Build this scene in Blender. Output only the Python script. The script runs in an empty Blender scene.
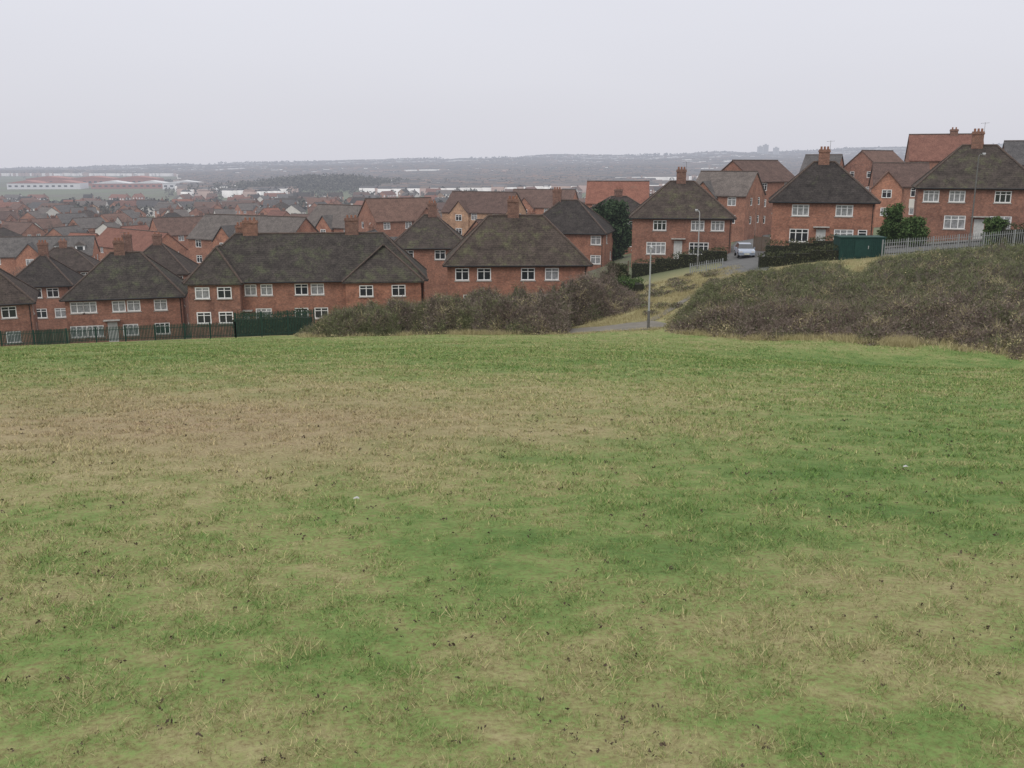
import bpy, bmesh, math, random
import numpy as np
from mathutils import Vector
from mathutils.bvhtree import BVHTree
R=math.radians
rng=np.random.default_rng(7); random.seed(7)
col=bpy.context.scene.collection
F=950.0; HZ=165.0
P=math.atan((384-HZ)/F); SP,CP=math.sin(P),math.cos(P)
# ---------------------------------------------------------------- camera
cam=bpy.data.cameras.new('camera'); cam.lens=F/1024*36; cam.sensor_width=36; cam.clip_end=20000; cam.clip_start=.05
co=bpy.data.objects.new('camera',cam); col.objects.link(co); co.rotation_euler=(math.pi/2-P,0,0)
bpy.context.scene.camera=co
def slope(py):
    u=(384-py)/F; return (u*CP-SP)/(u*SP+CP)
def wk(px,py):
    u=(384-py)/F; return ((px-512)/F)/(u*SP+CP)
def wx(px,py,Y): return Y*wk(px,py)
def proj(x,y,z):
    d=y*CP-z*SP; d=np.maximum(d,1e-3); up=y*SP+z*CP
    return 512+F*x/d, 384-F*up/d
# ---------------------------------------------------------------- terrain
A=np.array([-560,-300,-60,30,130,200,370,540],float)
YS=np.array([0,10,30,50,65,80,98,115,150,200,300,500,900,1500,2500,4000,5200,7000,9500],float)
T=np.array([
 [-1.65,-3.1,-6.3,-9.8,-12.5,-15.3,-18.6,-20.2,-21.5,-23,-25,-28,-35,-32,-30,-35,-38,-50,-80],
 [-1.65,-3.1,-6.2,-9.5,-12.0,-14.4,-17.6,-19.0,-20.5,-22,-24,-27,-34,-31,-24,-15,-3,-30,-80],
 [-1.65,-3.1,-6.2,-9.4,-11.7,-13.6,-15.6,-16.4,-17.4,-19,-21.5,-25.5,-29,-26,-12,8,24,0,-60],
 [-1.65,-3.1,-6.2,-9.4,-11.6,-13.2,-14.4,-14.8,-16.0,-17.5,-20.5,-25,-28,-24,-8,16,34,0,-60],
 [-1.65,-3.1,-6.2,-9.4,-11.4,-11.9,-11.6,-11.3,-13.0,-15,-19,-24,-27,-22,-5,22,44,10,-40],
 [-1.65,-3.1,-6.3,-9.6,-11.1,-10.5,-10.0,-10.2,-11.6,-14,-18,-23,-26,-21,-2,28,52,10,-30],
 [-1.65,-3.1,-6.4,-9.9,-10.2,-8.7,-8.0,-7.9,-9.0,-11,-14,-19,-24,-18,3,40,80,30,-20],
 [-1.65,-3.1,-6.5,-10.2,-9.3,-7.5,-6.9,-6.5,-7.0,-8,-11,-16,-20,-14,10,56,110,50,0]])
def pchip(xs,ys,xq):
    h=np.diff(xs); d=np.diff(ys)/h; m=np.zeros(len(xs)); m[0]=d[0]; m[-1]=d[-1]
    for i in range(1,len(xs)-1):
        m[i]=0 if d[i-1]*d[i]<=0 else 2*d[i-1]*d[i]/(d[i-1]+d[i])
    xq=np.clip(xq,xs[0],xs[-1]); k=np.clip(np.searchsorted(xs,xq)-1,0,len(xs)-2)
    t=(xq-xs[k])/h[k]
    return ((2*t**3-3*t**2+1)*ys[k]+(t**3-2*t*t+t)*h[k]*m[k]+(-2*t**3+3*t*t)*ys[k+1]+(t**3-t*t)*h[k]*m[k+1])
TY=np.log(YS+25); tq=np.linspace(TY[0],TY[-1],500); aq=np.linspace(-560,540,260)
G1=np.array([pchip(TY,T[i],tq) for i in range(len(A))])
G=np.array([pchip(A,G1[:,j],aq) for j in range(500)])
def sn(x,y,L,seed):
    r=np.random.default_rng(seed); s=0
    for i in range(6):
        th=r.uniform(0,6.28); k=6.28/(L*r.uniform(.6,1.6)); s=s+np.sin(k*(x*math.cos(th)+y*math.sin(th))+r.uniform(0,6.28))
    return s/6*1.6
def H(x,y):
    x=np.asarray(x,float); y=np.asarray(y,float); r=np.hypot(x,y)
    Y=np.where(y>0,np.maximum(y,r*.35),0)
    a=np.clip(950*x/np.maximum(Y,.5),-560,540)
    t=np.clip((np.log(Y+25)-tq[0])/(tq[1]-tq[0]),0,498.999); i=t.astype(int); ft=t-i
    q=np.clip((a+560)/(aq[1]-aq[0]),0,258.999); j=q.astype(int); fq=q-j
    z=(G[i,j]*(1-fq)+G[i,j+1]*fq)*(1-ft)+(G[i+1,j]*(1-fq)+G[i+1,j+1]*fq)*ft
    n=sn(x,y,9,1)*.05*np.clip(r/12,0,1)+sn(x,y,2.2,2)*.012
    far=np.clip((r-1200)/3000,0,1)
    z=z+9*np.exp(-((x+235)/85)**2-((y-1180)/120)**2)
    return z+n+sn(x,y,900,3)*8*far+sn(x,y,260,4)*4*far
def h1(x,y): return float(H(np.array([x]),np.array([y]))[0])
# ---------------------------------------------------------------- materials
def nd(nt,t,**k):
    n=nt.nodes.new(t)
    for a,b in k.items(): setattr(n,a,b)
    return n
hz=bpy.data.node_groups.new('painted_haze','ShaderNodeTree')  # distance haze painted onto surfaces as emission, stronger farther from the origin
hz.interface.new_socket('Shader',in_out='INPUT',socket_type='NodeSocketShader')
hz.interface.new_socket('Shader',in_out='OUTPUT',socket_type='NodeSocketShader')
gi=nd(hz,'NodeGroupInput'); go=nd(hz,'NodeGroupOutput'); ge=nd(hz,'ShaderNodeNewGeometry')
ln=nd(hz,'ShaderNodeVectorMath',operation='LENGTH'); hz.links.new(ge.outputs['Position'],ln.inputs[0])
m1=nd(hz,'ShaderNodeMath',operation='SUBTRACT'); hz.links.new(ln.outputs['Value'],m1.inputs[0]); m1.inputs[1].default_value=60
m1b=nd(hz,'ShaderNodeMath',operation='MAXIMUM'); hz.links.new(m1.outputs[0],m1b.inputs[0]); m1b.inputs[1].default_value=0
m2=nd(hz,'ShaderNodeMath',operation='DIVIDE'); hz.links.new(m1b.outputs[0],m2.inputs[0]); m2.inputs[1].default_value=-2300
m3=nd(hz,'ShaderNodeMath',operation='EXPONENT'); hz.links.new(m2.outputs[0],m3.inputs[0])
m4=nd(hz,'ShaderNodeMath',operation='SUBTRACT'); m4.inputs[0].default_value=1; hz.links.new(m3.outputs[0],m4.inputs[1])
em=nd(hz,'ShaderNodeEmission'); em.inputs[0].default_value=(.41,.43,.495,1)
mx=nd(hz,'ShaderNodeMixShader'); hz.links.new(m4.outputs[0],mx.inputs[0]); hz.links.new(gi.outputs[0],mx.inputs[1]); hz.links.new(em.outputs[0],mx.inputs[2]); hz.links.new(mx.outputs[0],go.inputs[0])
class MB:
    def __init__(s,name):
        s.m=bpy.data.materials.new(name); s.m.use_nodes=True; s.nt=s.m.node_tree; s.nt.nodes.clear()
        s.b=nd(s.nt,'ShaderNodeBsdfPrincipled'); s.b.inputs['Roughness'].default_value=.85; s.b.inputs['Specular IOR Level'].default_value=.15
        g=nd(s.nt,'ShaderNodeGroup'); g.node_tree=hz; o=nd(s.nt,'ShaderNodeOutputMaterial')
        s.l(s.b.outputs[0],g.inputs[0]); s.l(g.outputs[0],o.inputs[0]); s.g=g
    def l(s,a,b): s.nt.links.new(a,b)
    def pos(s,obj=False):
        return nd(s.nt,'ShaderNodeTexCoord').outputs['Object'] if obj else nd(s.nt,'ShaderNodeNewGeometry').outputs['Position']
    def noise(s,v,sc,det=4,ro=.6):
        n=nd(s.nt,'ShaderNodeTexNoise'); n.inputs['Scale'].default_value=sc; n.inputs['Detail'].default_value=det; n.inputs['Roughness'].default_value=ro; s.l(v,n.inputs['Vector']); return n.outputs['Fac']
    def math(s,op,a,b,clamp=False):
        n=nd(s.nt,'ShaderNodeMath',operation=op); n.use_clamp=clamp
        for i,q in enumerate((a,b)):
            if isinstance(q,(int,float)): n.inputs[i].default_value=q
            else: s.l(q,n.inputs[i])
        return n.outputs[0]
    def ramp(s,f,stops):
        n=nd(s.nt,'ShaderNodeValToRGB'); s.l(f,n.inputs[0]); e=n.color_ramp.elements
        while len(e)<len(stops): e.new(.5)
        for q,(p,c) in zip(e,stops): q.position=p; q.color=(*c,1)
        return n.outputs[0]
    def mix(s,f,a,b,bt='MIX'):
        n=nd(s.nt,'ShaderNodeMix',data_type='RGBA',blend_type=bt)
        for i,q in ((0,f),(6,a),(7,b)):
            if isinstance(q,(int,float)): n.inputs[i].default_value=q
            elif isinstance(q,tuple): n.inputs[i].default_value=(*q,1)
            else: s.l(q,n.inputs[i])
        return n.outputs[2]
    def attr(s,n): 
        a=nd(s.nt,'ShaderNodeAttribute'); a.attribute_name=n; return a.outputs['Fac']
    def color(s,c): s.l(c,s.b.inputs['Base Color'])
    def bump(s,h,st,d):
        n=nd(s.nt,'ShaderNodeBump'); n.inputs['Strength'].default_value=st; n.inputs['Distance'].default_value=d; s.l(h,n.inputs['Height']); s.l(n.outputs[0],s.b.inputs['Normal'])
    def rnd(s): return nd(s.nt,'ShaderNodeObjectInfo').outputs['Random']
def plain(name,c,c2=None,sc=3,rough=.8,metal=0,spec=.2):
    b=MB(name); f=b.noise(b.pos(True),sc,5,.65)
    c2=c2 or tuple(x*.7 for x in c)
    b.color(b.ramp(f,[(.3,c2),(.7,c)])); b.b.inputs['Roughness'].default_value=rough; b.b.inputs['Metallic'].default_value=metal; b.b.inputs['Specular IOR Level'].default_value=spec
    return b.m
def brick(name,c1,c2,mortar=(.33,.26,.21)):
    b=MB(name); o=b.pos(True); sp=nd(b.nt,'ShaderNodeSeparateXYZ'); b.l(o,sp.inputs[0])
    cb=nd(b.nt,'ShaderNodeCombineXYZ'); b.l(b.math('ADD',sp.outputs[0],sp.outputs[1]),cb.inputs[0]); b.l(sp.outputs[2],cb.inputs[1])
    t=nd(b.nt,'ShaderNodeTexBrick'); b.l(cb.outputs[0],t.inputs['Vector']); t.inputs['Scale'].default_value=1
    t.inputs['Brick Width'].default_value=.225; t.inputs['Row Height'].default_value=.075; t.inputs['Mortar Size'].default_value=.009
    t.inputs['Color1'].default_value=(*c1,1); t.inputs['Color2'].default_value=(*c2,1); t.inputs['Mortar'].default_value=(*mortar,1)
    n=b.noise(o,.7,7,.72); s=b.ramp(n,[(.3,(.55,.52,.52)),(.5,(.95,.93,.92)),(.7,(1.25,1.2,1.15))]); c=b.mix(1,t.outputs[0],s,'MULTIPLY')
    n2=b.noise(o,5,3,.7); c=b.mix(1,c,b.ramp(n2,[(.3,(.72,.72,.74)),(.7,(1.25,1.22,1.18))]),'MULTIPLY')
    r=b.ramp(b.rnd(),[(0,(.85,.87,.9)),(1,(1.12,1.05,1.0))]); b.color(b.mix(1,c,r,'MULTIPLY')); return b.m
def tiles(name,c1,c2,moss=(.09,.095,.05),mf=.62,row=.3,ms=.85):
    b=MB(name); o=b.pos(True); n=b.noise(o,1.1,8,.78); c=b.ramp(n,[(.32,c1),(.6,c2)])
    n2=b.noise(o,.6,8,.8); f=b.ramp(n2,[(mf-.04,(0,0,0)),(mf+.1,(1,1,1))]); c=b.mix(b.math('MULTIPLY',f,ms),c,moss)
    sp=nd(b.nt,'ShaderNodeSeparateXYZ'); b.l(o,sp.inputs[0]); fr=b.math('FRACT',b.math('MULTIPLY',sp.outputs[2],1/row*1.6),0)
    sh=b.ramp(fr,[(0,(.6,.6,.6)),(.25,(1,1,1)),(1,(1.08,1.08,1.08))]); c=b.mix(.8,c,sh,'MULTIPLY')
    n3=b.noise(o,7,3,.7); c=b.mix(1,c,b.ramp(n3,[(.3,(.6,.6,.6)),(.7,(1.35,1.33,1.3))]),'MULTIPLY')
    n4=b.noise(o,2.2,6,.8); pt=b.ramp(n4,[(.66,(0,0,0)),(.74,(.6,.6,.6))]); c=b.mix(pt,c,(.15,.145,.12))
    r=b.ramp(b.rnd(),[(0,(.78,.8,.84)),(.5,(1,1,1)),(1,(1.22,1.12,1.06))]); b.color(b.mix(1,c,r,'MULTIPLY')); b.bump(n,.5,.05); b.b.inputs['Roughness'].default_value=.9; b.b.inputs['Specular IOR Level'].default_value=.08; return b.m
def foliage(name,c1,c2,c3=None,sc=.4):
    b=MB(name); a=b.attr('rnd'); n=b.noise(b.pos(),sc,4,.6); f=b.math('ADD',b.math('MULTIPLY',a,.5),b.math('MULTIPLY',n,.6))
    st=[(.25,c1),(.6,c2)]+([(.9,c3)] if c3 else []); b.color(b.ramp(f,st)); b.b.inputs['Roughness'].default_value=.8; b.b.inputs['Specular IOR Level'].default_value=.1; return b.m
GREEN1=(.098,.178,.046);GREEN2=(.178,.248,.078);STRAW1=(.268,.27,.118);STRAW2=(.365,.325,.178);BROWN=(.335,.25,.165)
def grassmat(name,blade):
    b=MB(name); p=b.pos(); g=b.attr('green'); br=b.attr('brown'); zo=b.attr('zone')
    n1=b.noise(p,.8,6,.7); n2=b.noise(p,4.5,6,.75); n3=b.noise(p,30,4,.75)
    s=b.math('ADD',g,b.math('MULTIPLY',b.math('SUBTRACT',n1,.5),1.1)); s=b.math('ADD',s,b.math('MULTIPLY',b.math('SUBTRACT',n2,.5),1.3))
    if blade: s=b.math('ADD',s,b.math('MULTIPLY',b.math('SUBTRACT',b.attr('rnd'),.5),1.1))
    else: s=b.math('ADD',s,b.math('MULTIPLY',b.math('SUBTRACT',n3,.5),1.2))
    c=b.ramp(s,[(.05,STRAW2),(.38,STRAW1),(.65,GREEN2),(1.0,GREEN1)])
    bf=b.math('MULTIPLY',br,b.ramp(n2,[(.3,(.25,.25,.25)),(.62,(1,1,1))]),True); c=b.mix(bf,c,BROWN)
    if blade:
        c=b.mix(1,c,b.ramp(b.attr('rnd2'),[(0,(.6,.6,.57)),(.6,(1,1,1)),(1,(1.4,1.38,1.3))]),'MULTIPLY')
        b.b.inputs['Specular IOR Level'].default_value=.15
    else:
        c=b.mix(1,c,b.ramp(n3,[(.3,(.40,.36,.29)),(.6,(.96,.96,.96))]),'MULTIPLY')
        t=b.noise(p,.05,6,.7); t2=b.noise(p,.009,4,.6)
        tc=b.ramp(t,[(.3,(.07,.075,.05)),(.45,(.10,.11,.06)),(.6,(.12,.11,.09)),(.75,(.16,.155,.15))])
        tc=b.mix(b.ramp(t2,[(.46,(0,0,0)),(.54,(.7,.7,.7))]),tc,(.12,.145,.08))
        c=b.mix(zo,tc,c); b.bump(n3,.6,.03)
    b.color(c); b.b.inputs['Roughness'].default_value=.9
    return b.m
M={}
M['ground']=grassmat('meadow ground',False); M['blade']=grassmat('grass blades',True)
M['brick']=brick('weathered red brick',(.335,.145,.094),(.225,.094,.067))
M['brick_o']=brick('orange brick',(.385,.17,.107),(.295,.13,.088))
M['brick_d']=brick('dark brick',(.19,.09,.065),(.13,.06,.048))
M['buff']=brick('buff brick',(.46,.31,.20),(.38,.25,.17))
M['render']=plain('painted render',(.66,.63,.58),(.54,.52,.48),1)
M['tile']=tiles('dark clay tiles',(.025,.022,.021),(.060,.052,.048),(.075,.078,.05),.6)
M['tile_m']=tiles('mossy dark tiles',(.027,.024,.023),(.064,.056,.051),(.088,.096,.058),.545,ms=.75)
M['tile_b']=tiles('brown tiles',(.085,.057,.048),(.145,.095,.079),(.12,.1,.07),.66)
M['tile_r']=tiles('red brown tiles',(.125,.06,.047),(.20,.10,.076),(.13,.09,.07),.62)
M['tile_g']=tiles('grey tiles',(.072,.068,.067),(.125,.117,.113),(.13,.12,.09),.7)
M['ridge']=plain('ridge tiles',(.11,.078,.062),(.05,.04,.035),4)
M['white']=plain('white window frames',(.82,.82,.81),(.72,.72,.71),2,.5)
M['glass']=plain('window glass',(.035,.04,.045),(.02,.022,.025),1,.08,0,.6)
M['net']=plain('window glass over net curtain',(.42,.42,.43),(.14,.145,.15),2.5,.15,0,.5)
M['sill']=plain('concrete sills',(.45,.43,.4),(.3,.29,.27),3)
M['pot']=plain('clay chimney pots',(.3,.14,.09),(.18,.09,.06),5)
M['gutter']=plain('black gutters',(.03,.03,.032),None,3,.5)
M['door_w']=plain('white doors',(.6,.6,.58),None,3,.5)
M['metal']=plain('galvanised steel',(.42,.43,.43),(.3,.3,.3),6,.6,.2)
M['fmetal']=plain('weathered fence steel',(.30,.31,.31),(.21,.22,.22),6,.7,.1)
M['darkmetal']=plain('weathered steel',(.17,.165,.155),(.10,.10,.095),6,.6,.2)
M['lens']=plain('lamp lens',(.5,.5,.47),None,3,.2)
M['green_paint']=plain('dark green paint',(.016,.055,.045),(.010,.036,.03),3,.6)
M['fence_green']=plain('green fence paint',(.022,.055,.04),(.014,.035,.026),3,.55)
M['asphalt']=plain('asphalt',(.13,.13,.128),(.09,.09,.088),1.2,.9)
M['pave']=plain('pavement slabs',(.18,.175,.165),(.13,.125,.12),2,.9)
M['pathmat']=plain('worn tarmac',(.185,.17,.145),(.12,.112,.095),.9,.95)
M['tyre']=plain('tyre rubber',(.02,.02,.02),None,5,.8); M['rim']=plain('wheel rims',(.4,.4,.42),None,5,.35,.8)
M['car_s']=plain('silver blue car paint',(.36,.41,.49),(.34,.39,.47),1,.3,.3,.5)
M['headlamp']=plain('headlamp glass',(.7,.7,.7),None,5,.1); M['plate']=plain('number plate',(.75,.75,.6),None,1,.4)
M['wood']=plain('weathered wood',(.16,.11,.075),(.09,.065,.045),4); M['bark']=plain('bark',(.09,.075,.06),(.05,.042,.035),4)
M['twig']=foliage('bare twigs',(.085,.065,.052),(.17,.135,.11)); M['ever']=foliage('evergreen leaves',(.018,.032,.017),(.042,.07,.033),(.07,.10,.045),.8)
M['hedge']=foliage('hedge leaves',(.025,.032,.017),(.065,.075,.038),(.11,.105,.055),.7)
M['hedge_g']=foliage('garden hedge leaves',(.025,.048,.016),(.065,.11,.035),(.12,.15,.06),.7)
M['bramble']=foliage('bramble leaves',(.07,.082,.04),(.145,.158,.08),(.22,.22,.13),.3)
M['bramble_p']=foliage('bare bramble stems',(.09,.066,.056),(.175,.138,.118),(.27,.225,.19),.5)
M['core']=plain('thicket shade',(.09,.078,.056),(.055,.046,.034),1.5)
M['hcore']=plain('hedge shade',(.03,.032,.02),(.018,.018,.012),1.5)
M['drygrass']=foliage('dry grass',(.25,.225,.11),(.38,.33,.185),(.48,.42,.26),.8)
M['wood_far']=foliage('far bare woodland',(.055,.055,.05),(.10,.097,.08),(.14,.13,.11),.012)
M['mud']=plain('mud clods',(.09,.067,.045),(.05,.038,.026),20); M['paper']=plain('pale paper',(.45,.45,.43),None,3)
M['clad_w']=plain('pale cladding',(.7,.7,.7),(.62,.62,.62),.05); M['clad_r']=plain('red cladding',(.38,.16,.12),(.32,.13,.10),.05)
b=MB('far town roofs'); b.color(b.ramp(b.attr('rnd'),[(0,(.07,.07,.075)),(.5,(.12,.112,.11)),(.75,(.16,.13,.115)),(.9,(.2,.13,.105)),(1,(.15,.145,.15))])); M['froof']=b.m
b=MB('far town walls'); b.color(b.ramp(b.attr('rnd'),[(0,(.92,.9,.87)),(.62,(.8,.77,.73)),(.68,(.42,.31,.27)),(1,(.42,.31,.26))])); M['fwall']=b.m
# ---------------------------------------------------------------- helpers
def tag(o,label,cat,group=None,kind=None):
    if label: o['label']=label
    if cat: o['category']=cat
    if group: o['group']=group
    if kind: o['kind']=kind
    return o
def empty(name,loc,rz=0):
    o=bpy.data.objects.new(name,None); o.empty_display_size=.3; col.objects.link(o); o.location=loc; o.rotation_euler=(0,0,rz); return o
def link(name,me,parent=None,loc=(0,0,0),rz=0):
    o=bpy.data.objects.new(name,me); col.objects.link(o); o.location=loc; o.rotation_euler=(0,0,rz)
    if parent: o.parent=parent
    return o
def npmesh(name,V,Fc,mats,attrs=None,mi=None,smooth=False):
    me=bpy.data.meshes.new(name); V=np.ascontiguousarray(V,np.float32); Fc=np.ascontiguousarray(Fc,np.int32)
    n,k=Fc.shape; me.vertices.add(len(V)); me.vertices.foreach_set('co',V.ravel())
    me.loops.add(n*k); me.loops.foreach_set('vertex_index',Fc.ravel())
    me.polygons.add(n); me.polygons.foreach_set('loop_start',np.arange(0,n*k,k,dtype=np.int32))
    try: me.polygons.foreach_set('loop_total',np.full(n,k,np.int32))
    except Exception: pass
    for m in mats: me.materials.append(m)
    if mi is not None: me.polygons.foreach_set('material_index',np.asarray(mi,np.int32))
    if attrs:
        for a,v in attrs.items():
            at=me.attributes.new(a,'FLOAT','POINT'); at.data.foreach_set('value',np.ascontiguousarray(v,np.float32))
    me.update(calc_edges=True); me.validate()
    if smooth: me.polygons.foreach_set('use_smooth',np.ones(n,bool))
    return me
class G_:
    def __init__(s): s.v=[]; s.f=[]; s.m=[]
    def quad(s,*p,m=0):
        i=len(s.v); s.v+= [tuple(q) for q in p]; s.f.append(tuple(range(i,i+len(p)))); s.m.append(m)
    def box(s,x0,x1,y0,y1,z0,z1,m=0):
        a=[(x0,y0,z0),(x1,y0,z0),(x1,y1,z0),(x0,y1,z0),(x0,y0,z1),(x1,y0,z1),(x1,y1,z1),(x0,y1,z1)]; i=len(s.v); s.v+=a
        for q in ((0,3,2,1),(4,5,6,7),(0,1,5,4),(1,2,6,5),(2,3,7,6),(3,0,4,7)): s.f.append(tuple(i+k for k in q)); s.m.append(m)
    def tube(s,a,b,r0,r1,n=8,m=0,cap=True):
        a=Vector(a); b=Vector(b); d=(b-a).normalized(); u=d.orthogonal().normalized(); w=d.cross(u); i=len(s.v)
        for c,r in ((a,r0),(b,r1)):
            for k in range(n):
                t=6.28318*k/n; s.v.append(tuple(c+u*math.cos(t)*r+w*math.sin(t)*r))
        for k in range(n):
            j=(k+1)%n; s.f.append((i+k,i+j,i+n+j,i+n+k)); s.m.append(m)
        if cap: s.f.append(tuple(i+n+k for k in range(n))); s.m.append(m); s.f.append(tuple(i+k for k in reversed(range(n)))); s.m.append(m)
    def mesh(s,name,*mats):
        me=bpy.data.meshes.new(name); me.from_pydata(s.v,[],s.f)
        for m in mats: me.materials.append(m)
        me.polygons.foreach_set('material_index',s.m); me.update(); return me
    def obj(s,name,mats,parent=None,loc=(0,0,0),rz=0):
        if not isinstance(mats,(list,tuple)): mats=[mats]
        return link(name,s.mesh(name,*mats),parent,loc,rz)
def leaves(name,Pt,size,mats,mi=None,flat=.5,r=rng,stretch=1.0):
    n=len(Pt); a=r.normal(size=(n,3)); a/=np.linalg.norm(a,axis=1)[:,None]; c=r.normal(size=(n,3)); c=np.cross(a,c); c/=np.linalg.norm(c,axis=1)[:,None]
    s=(np.asarray(size)*np.ones(n))[:,None]*r.uniform(.6,1.3,(n,1)); a=a*s*stretch; c=c*s*.6
    V=np.stack([Pt-a,Pt+c*.9,Pt+a,Pt-c*.9],1).reshape(-1,3); Fc=np.arange(n*4).reshape(n,4)
    return npmesh(name,V,Fc,mats,{'rnd':np.repeat(r.uniform(0,1,n),4)},mi)
def copy_tree(o,parent=None):
    c=o.copy(); col.objects.link(c)
    if parent: c.parent=parent
    for ch in list(o.children): copy_tree(ch,c)
    return c
# ---------------------------------------------------------------- ground sheet
rad=np.geomspace(1.0,9400,300); ang=np.concatenate([np.linspace(-math.pi,-.82,16)[:-1],np.linspace(-.82,.82,300),np.linspace(.82,math.pi,16)[1:-1]])
RR,AA=np.meshgrid(rad,ang,indexing='ij'); X=(RR*np.sin(AA)).ravel(); Yv=(RR*np.cos(AA)).ravel()
X=np.append(X,0);Yv=np.append(Yv,0); Z=H(X,Yv); nA=len(ang); nR=len(rad)
ii,jj=np.meshgrid(np.arange(nR-1),np.arange(nA),indexing='ij'); j2=(jj+1)%nA
Fq=np.stack([ii*nA+jj,ii*nA+j2,(ii+1)*nA+j2,(ii+1)*nA+jj],-1).reshape(-1,4)[:,::-1]
patches=[(230,425,330,42,-.32),(60,362,200,14,.22),(450,545,170,30,.14),(920,440,170,50,.36),(880,520,240,28,.36),(140,690,160,40,.12),(860,640,260,55,-.10),
 (330,640,130,30,.12),(600,400,200,24,-.12),(760,362,420,12,.3),(250,348,330,8,.2),(300,490,330,20,-.12),(520,750,420,26,-.06),(60,560,120,24,.08),(700,560,140,16,.16),(560,460,100,12,.14),(980,590,120,20,-.08),(640,600,120,20,.08),(100,470,160,16,-.18),(620,500,160,8,.16),(760,470,120,7,.16)]
def frontY(px):
    return np.interp(px,[-200,0,200,300,450,560,600,655,680,770,880,1024,1200],[80,78,77,73,70,68,66.8,66.8,64,58,54,51,48])
def field(x,y,z):
    px,py=proj(x,y,z); g=np.full(len(x),.48)
    wob=sn(x,y,6,51)*22; wob2=sn(x,y,4,52)*7
    for a,b_,c,d,e in patches: g+=e*np.exp(-((px+wob-a)/c)**2-((py+wob2-b_)/d)**2)
    g+=sn(x,y,14,11)*.07+sn(x,y,5,12)*.10+sn(x,y,2,13)*.09+sn(x,y,.9,14)*.09
    beyond=np.clip((y-frontY(512+950*x/np.maximum(y,1))-3)/5,0,1)
    br=.95*np.exp(-((px+wob-190)/330)**2-((py+wob2-425)/38)**2)+.12*np.exp(-((px-880)/260)**2-((py-600)/60)**2)+beyond*(.3+.25*sn(x,y,5,55))
    g=g-.2*beyond
    g=np.where((x*x+y*y<1),.5,g); return g,np.clip(br,0,1)*(y>1)
gg,bb=field(X,Yv,Z); zone=np.clip(1-(np.hypot(X,Yv)-92)/10,0,1)
V=np.stack([X,Yv,Z],1); me=npmesh('ground',V,Fq,[M['ground']],{'green':gg,'brown':bb,'zone':zone},smooth=True)
bm=bmesh.new(); bm.from_mesh(me); bm.verts.ensure_lookup_table(); c=bm.verts[len(V)-1]
for k in range(nA):
    try: bm.faces.new((c,bm.verts[(k+1)%nA],bm.verts[k]))
    except Exception: pass
bm.normal_update(); bvh=BVHTree.FromBMesh(bm); bm.to_mesh(me); bm.free()
g_=link('ground',me); tag(g_,None,None,None,'structure')
def gz(x,y):
    h=bvh.ray_cast(Vector((x,y,300)),Vector((0,0,-1)))[0]; return h.z if h else h1(x,y)
# ---------------------------------------------------------------- grass
def sample(n,d0,d1,pw,half):
    e=2-pw; u=rng.uniform(0,1,n); d=(d0**e+u*(d1**e-d0**e))**(1/e); a=rng.uniform(-half,half,n)*d; return a,d
def blades(name,x,y,h,w,mats,lean=.6):
    n=len(x); z=H(x,y)-.01; th=rng.uniform(0,6.283,n); ux=np.cos(th)*w/2; uy=np.sin(th)*w/2
    ph=rng.uniform(0,6.283,n); L=rng.uniform(.2,1.0,n)*lean*h; hh=h*rng.uniform(.4,1.15,n)
    V=np.stack([np.stack([x-ux,y-uy,z],1),np.stack([x+ux,y+uy,z],1),np.stack([x+np.cos(ph)*L,y+np.sin(ph)*L,z+hh],1)],1).reshape(-1,3)
    g,b_=field(x,y,z)
    return npmesh(name,V,np.arange(3*n).reshape(n,3),mats,{'green':np.repeat(g,3),'brown':np.repeat(b_,3),'rnd':np.repeat(rng.uniform(0,1,n),3),'rnd2':np.repeat(rng.uniform(0,1,n),3)})
x,y=sample(640000,2.0,76,1.5,.63); pxx=512+950*x/y; k=y<frontY(pxx)-.1; x,y=x[k],y[k]
cl=sn(x,y,.9,21)+sn(x,y,.35,22)*1.2+sn(x,y,3.5,23)*.6
hgt=np.minimum(.026*(y/2.5)**.27,.055)*np.clip(1+.55*cl,.3,1.9); wid=np.minimum(.0034*(y/2.5)**.88,.042)
o=link('meadow_grass',blades('meadow_grass',x,y,hgt,wid,[M['blade']],1.6)); tag(o,'short winter grass of the meadow, green with straw coloured patches','grass',None,'stuff')
nt=2900; tx,ty=sample(nt,2.4,40,1.5,.62); x=np.repeat(tx,14)+rng.normal(0,.026,nt*14)*np.repeat((ty/4)**.4,14); y=np.repeat(ty,14)+rng.normal(0,.026,nt*14)*np.repeat((ty/4)**.4,14)
k=y<frontY(512+950*x/y)-.2; x,y=x[k],y[k]
o=link('grass_tufts',blades('grass_tufts',x,y,np.minimum(.045*(y/2.5)**.15,.07),np.minimum(.0034*(y/2.5)**.8,.03),[M['blade']],1.0)); tag(o,'slightly longer grass tufts standing up across the meadow','grass',None,'stuff')
n=1900; x,y=sample(n,2.4,20,1.9,.6); k=(sn(x,y,1.6,61)+rng.normal(0,.5,n))>.1; x,y=x[k],y[k]; n=len(x); sz=(.0045+.0006*np.minimum(y,12))*rng.uniform(.6,1.5,n); Pt=np.stack([x,y,H(x,y)+.018],1); Pt=np.repeat(Pt,5,0)+rng.normal(0,1,(n*5,3))*np.repeat(sz,5)[:,None]*[1.1,1.1,.4]
o=link('mud_clods',leaves('mud_clods',Pt,np.repeat(sz,5),[M['mud']])); tag(o,'scattered dark mud clods and dead leaves in the near grass','mud',None,'stuff')
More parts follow.
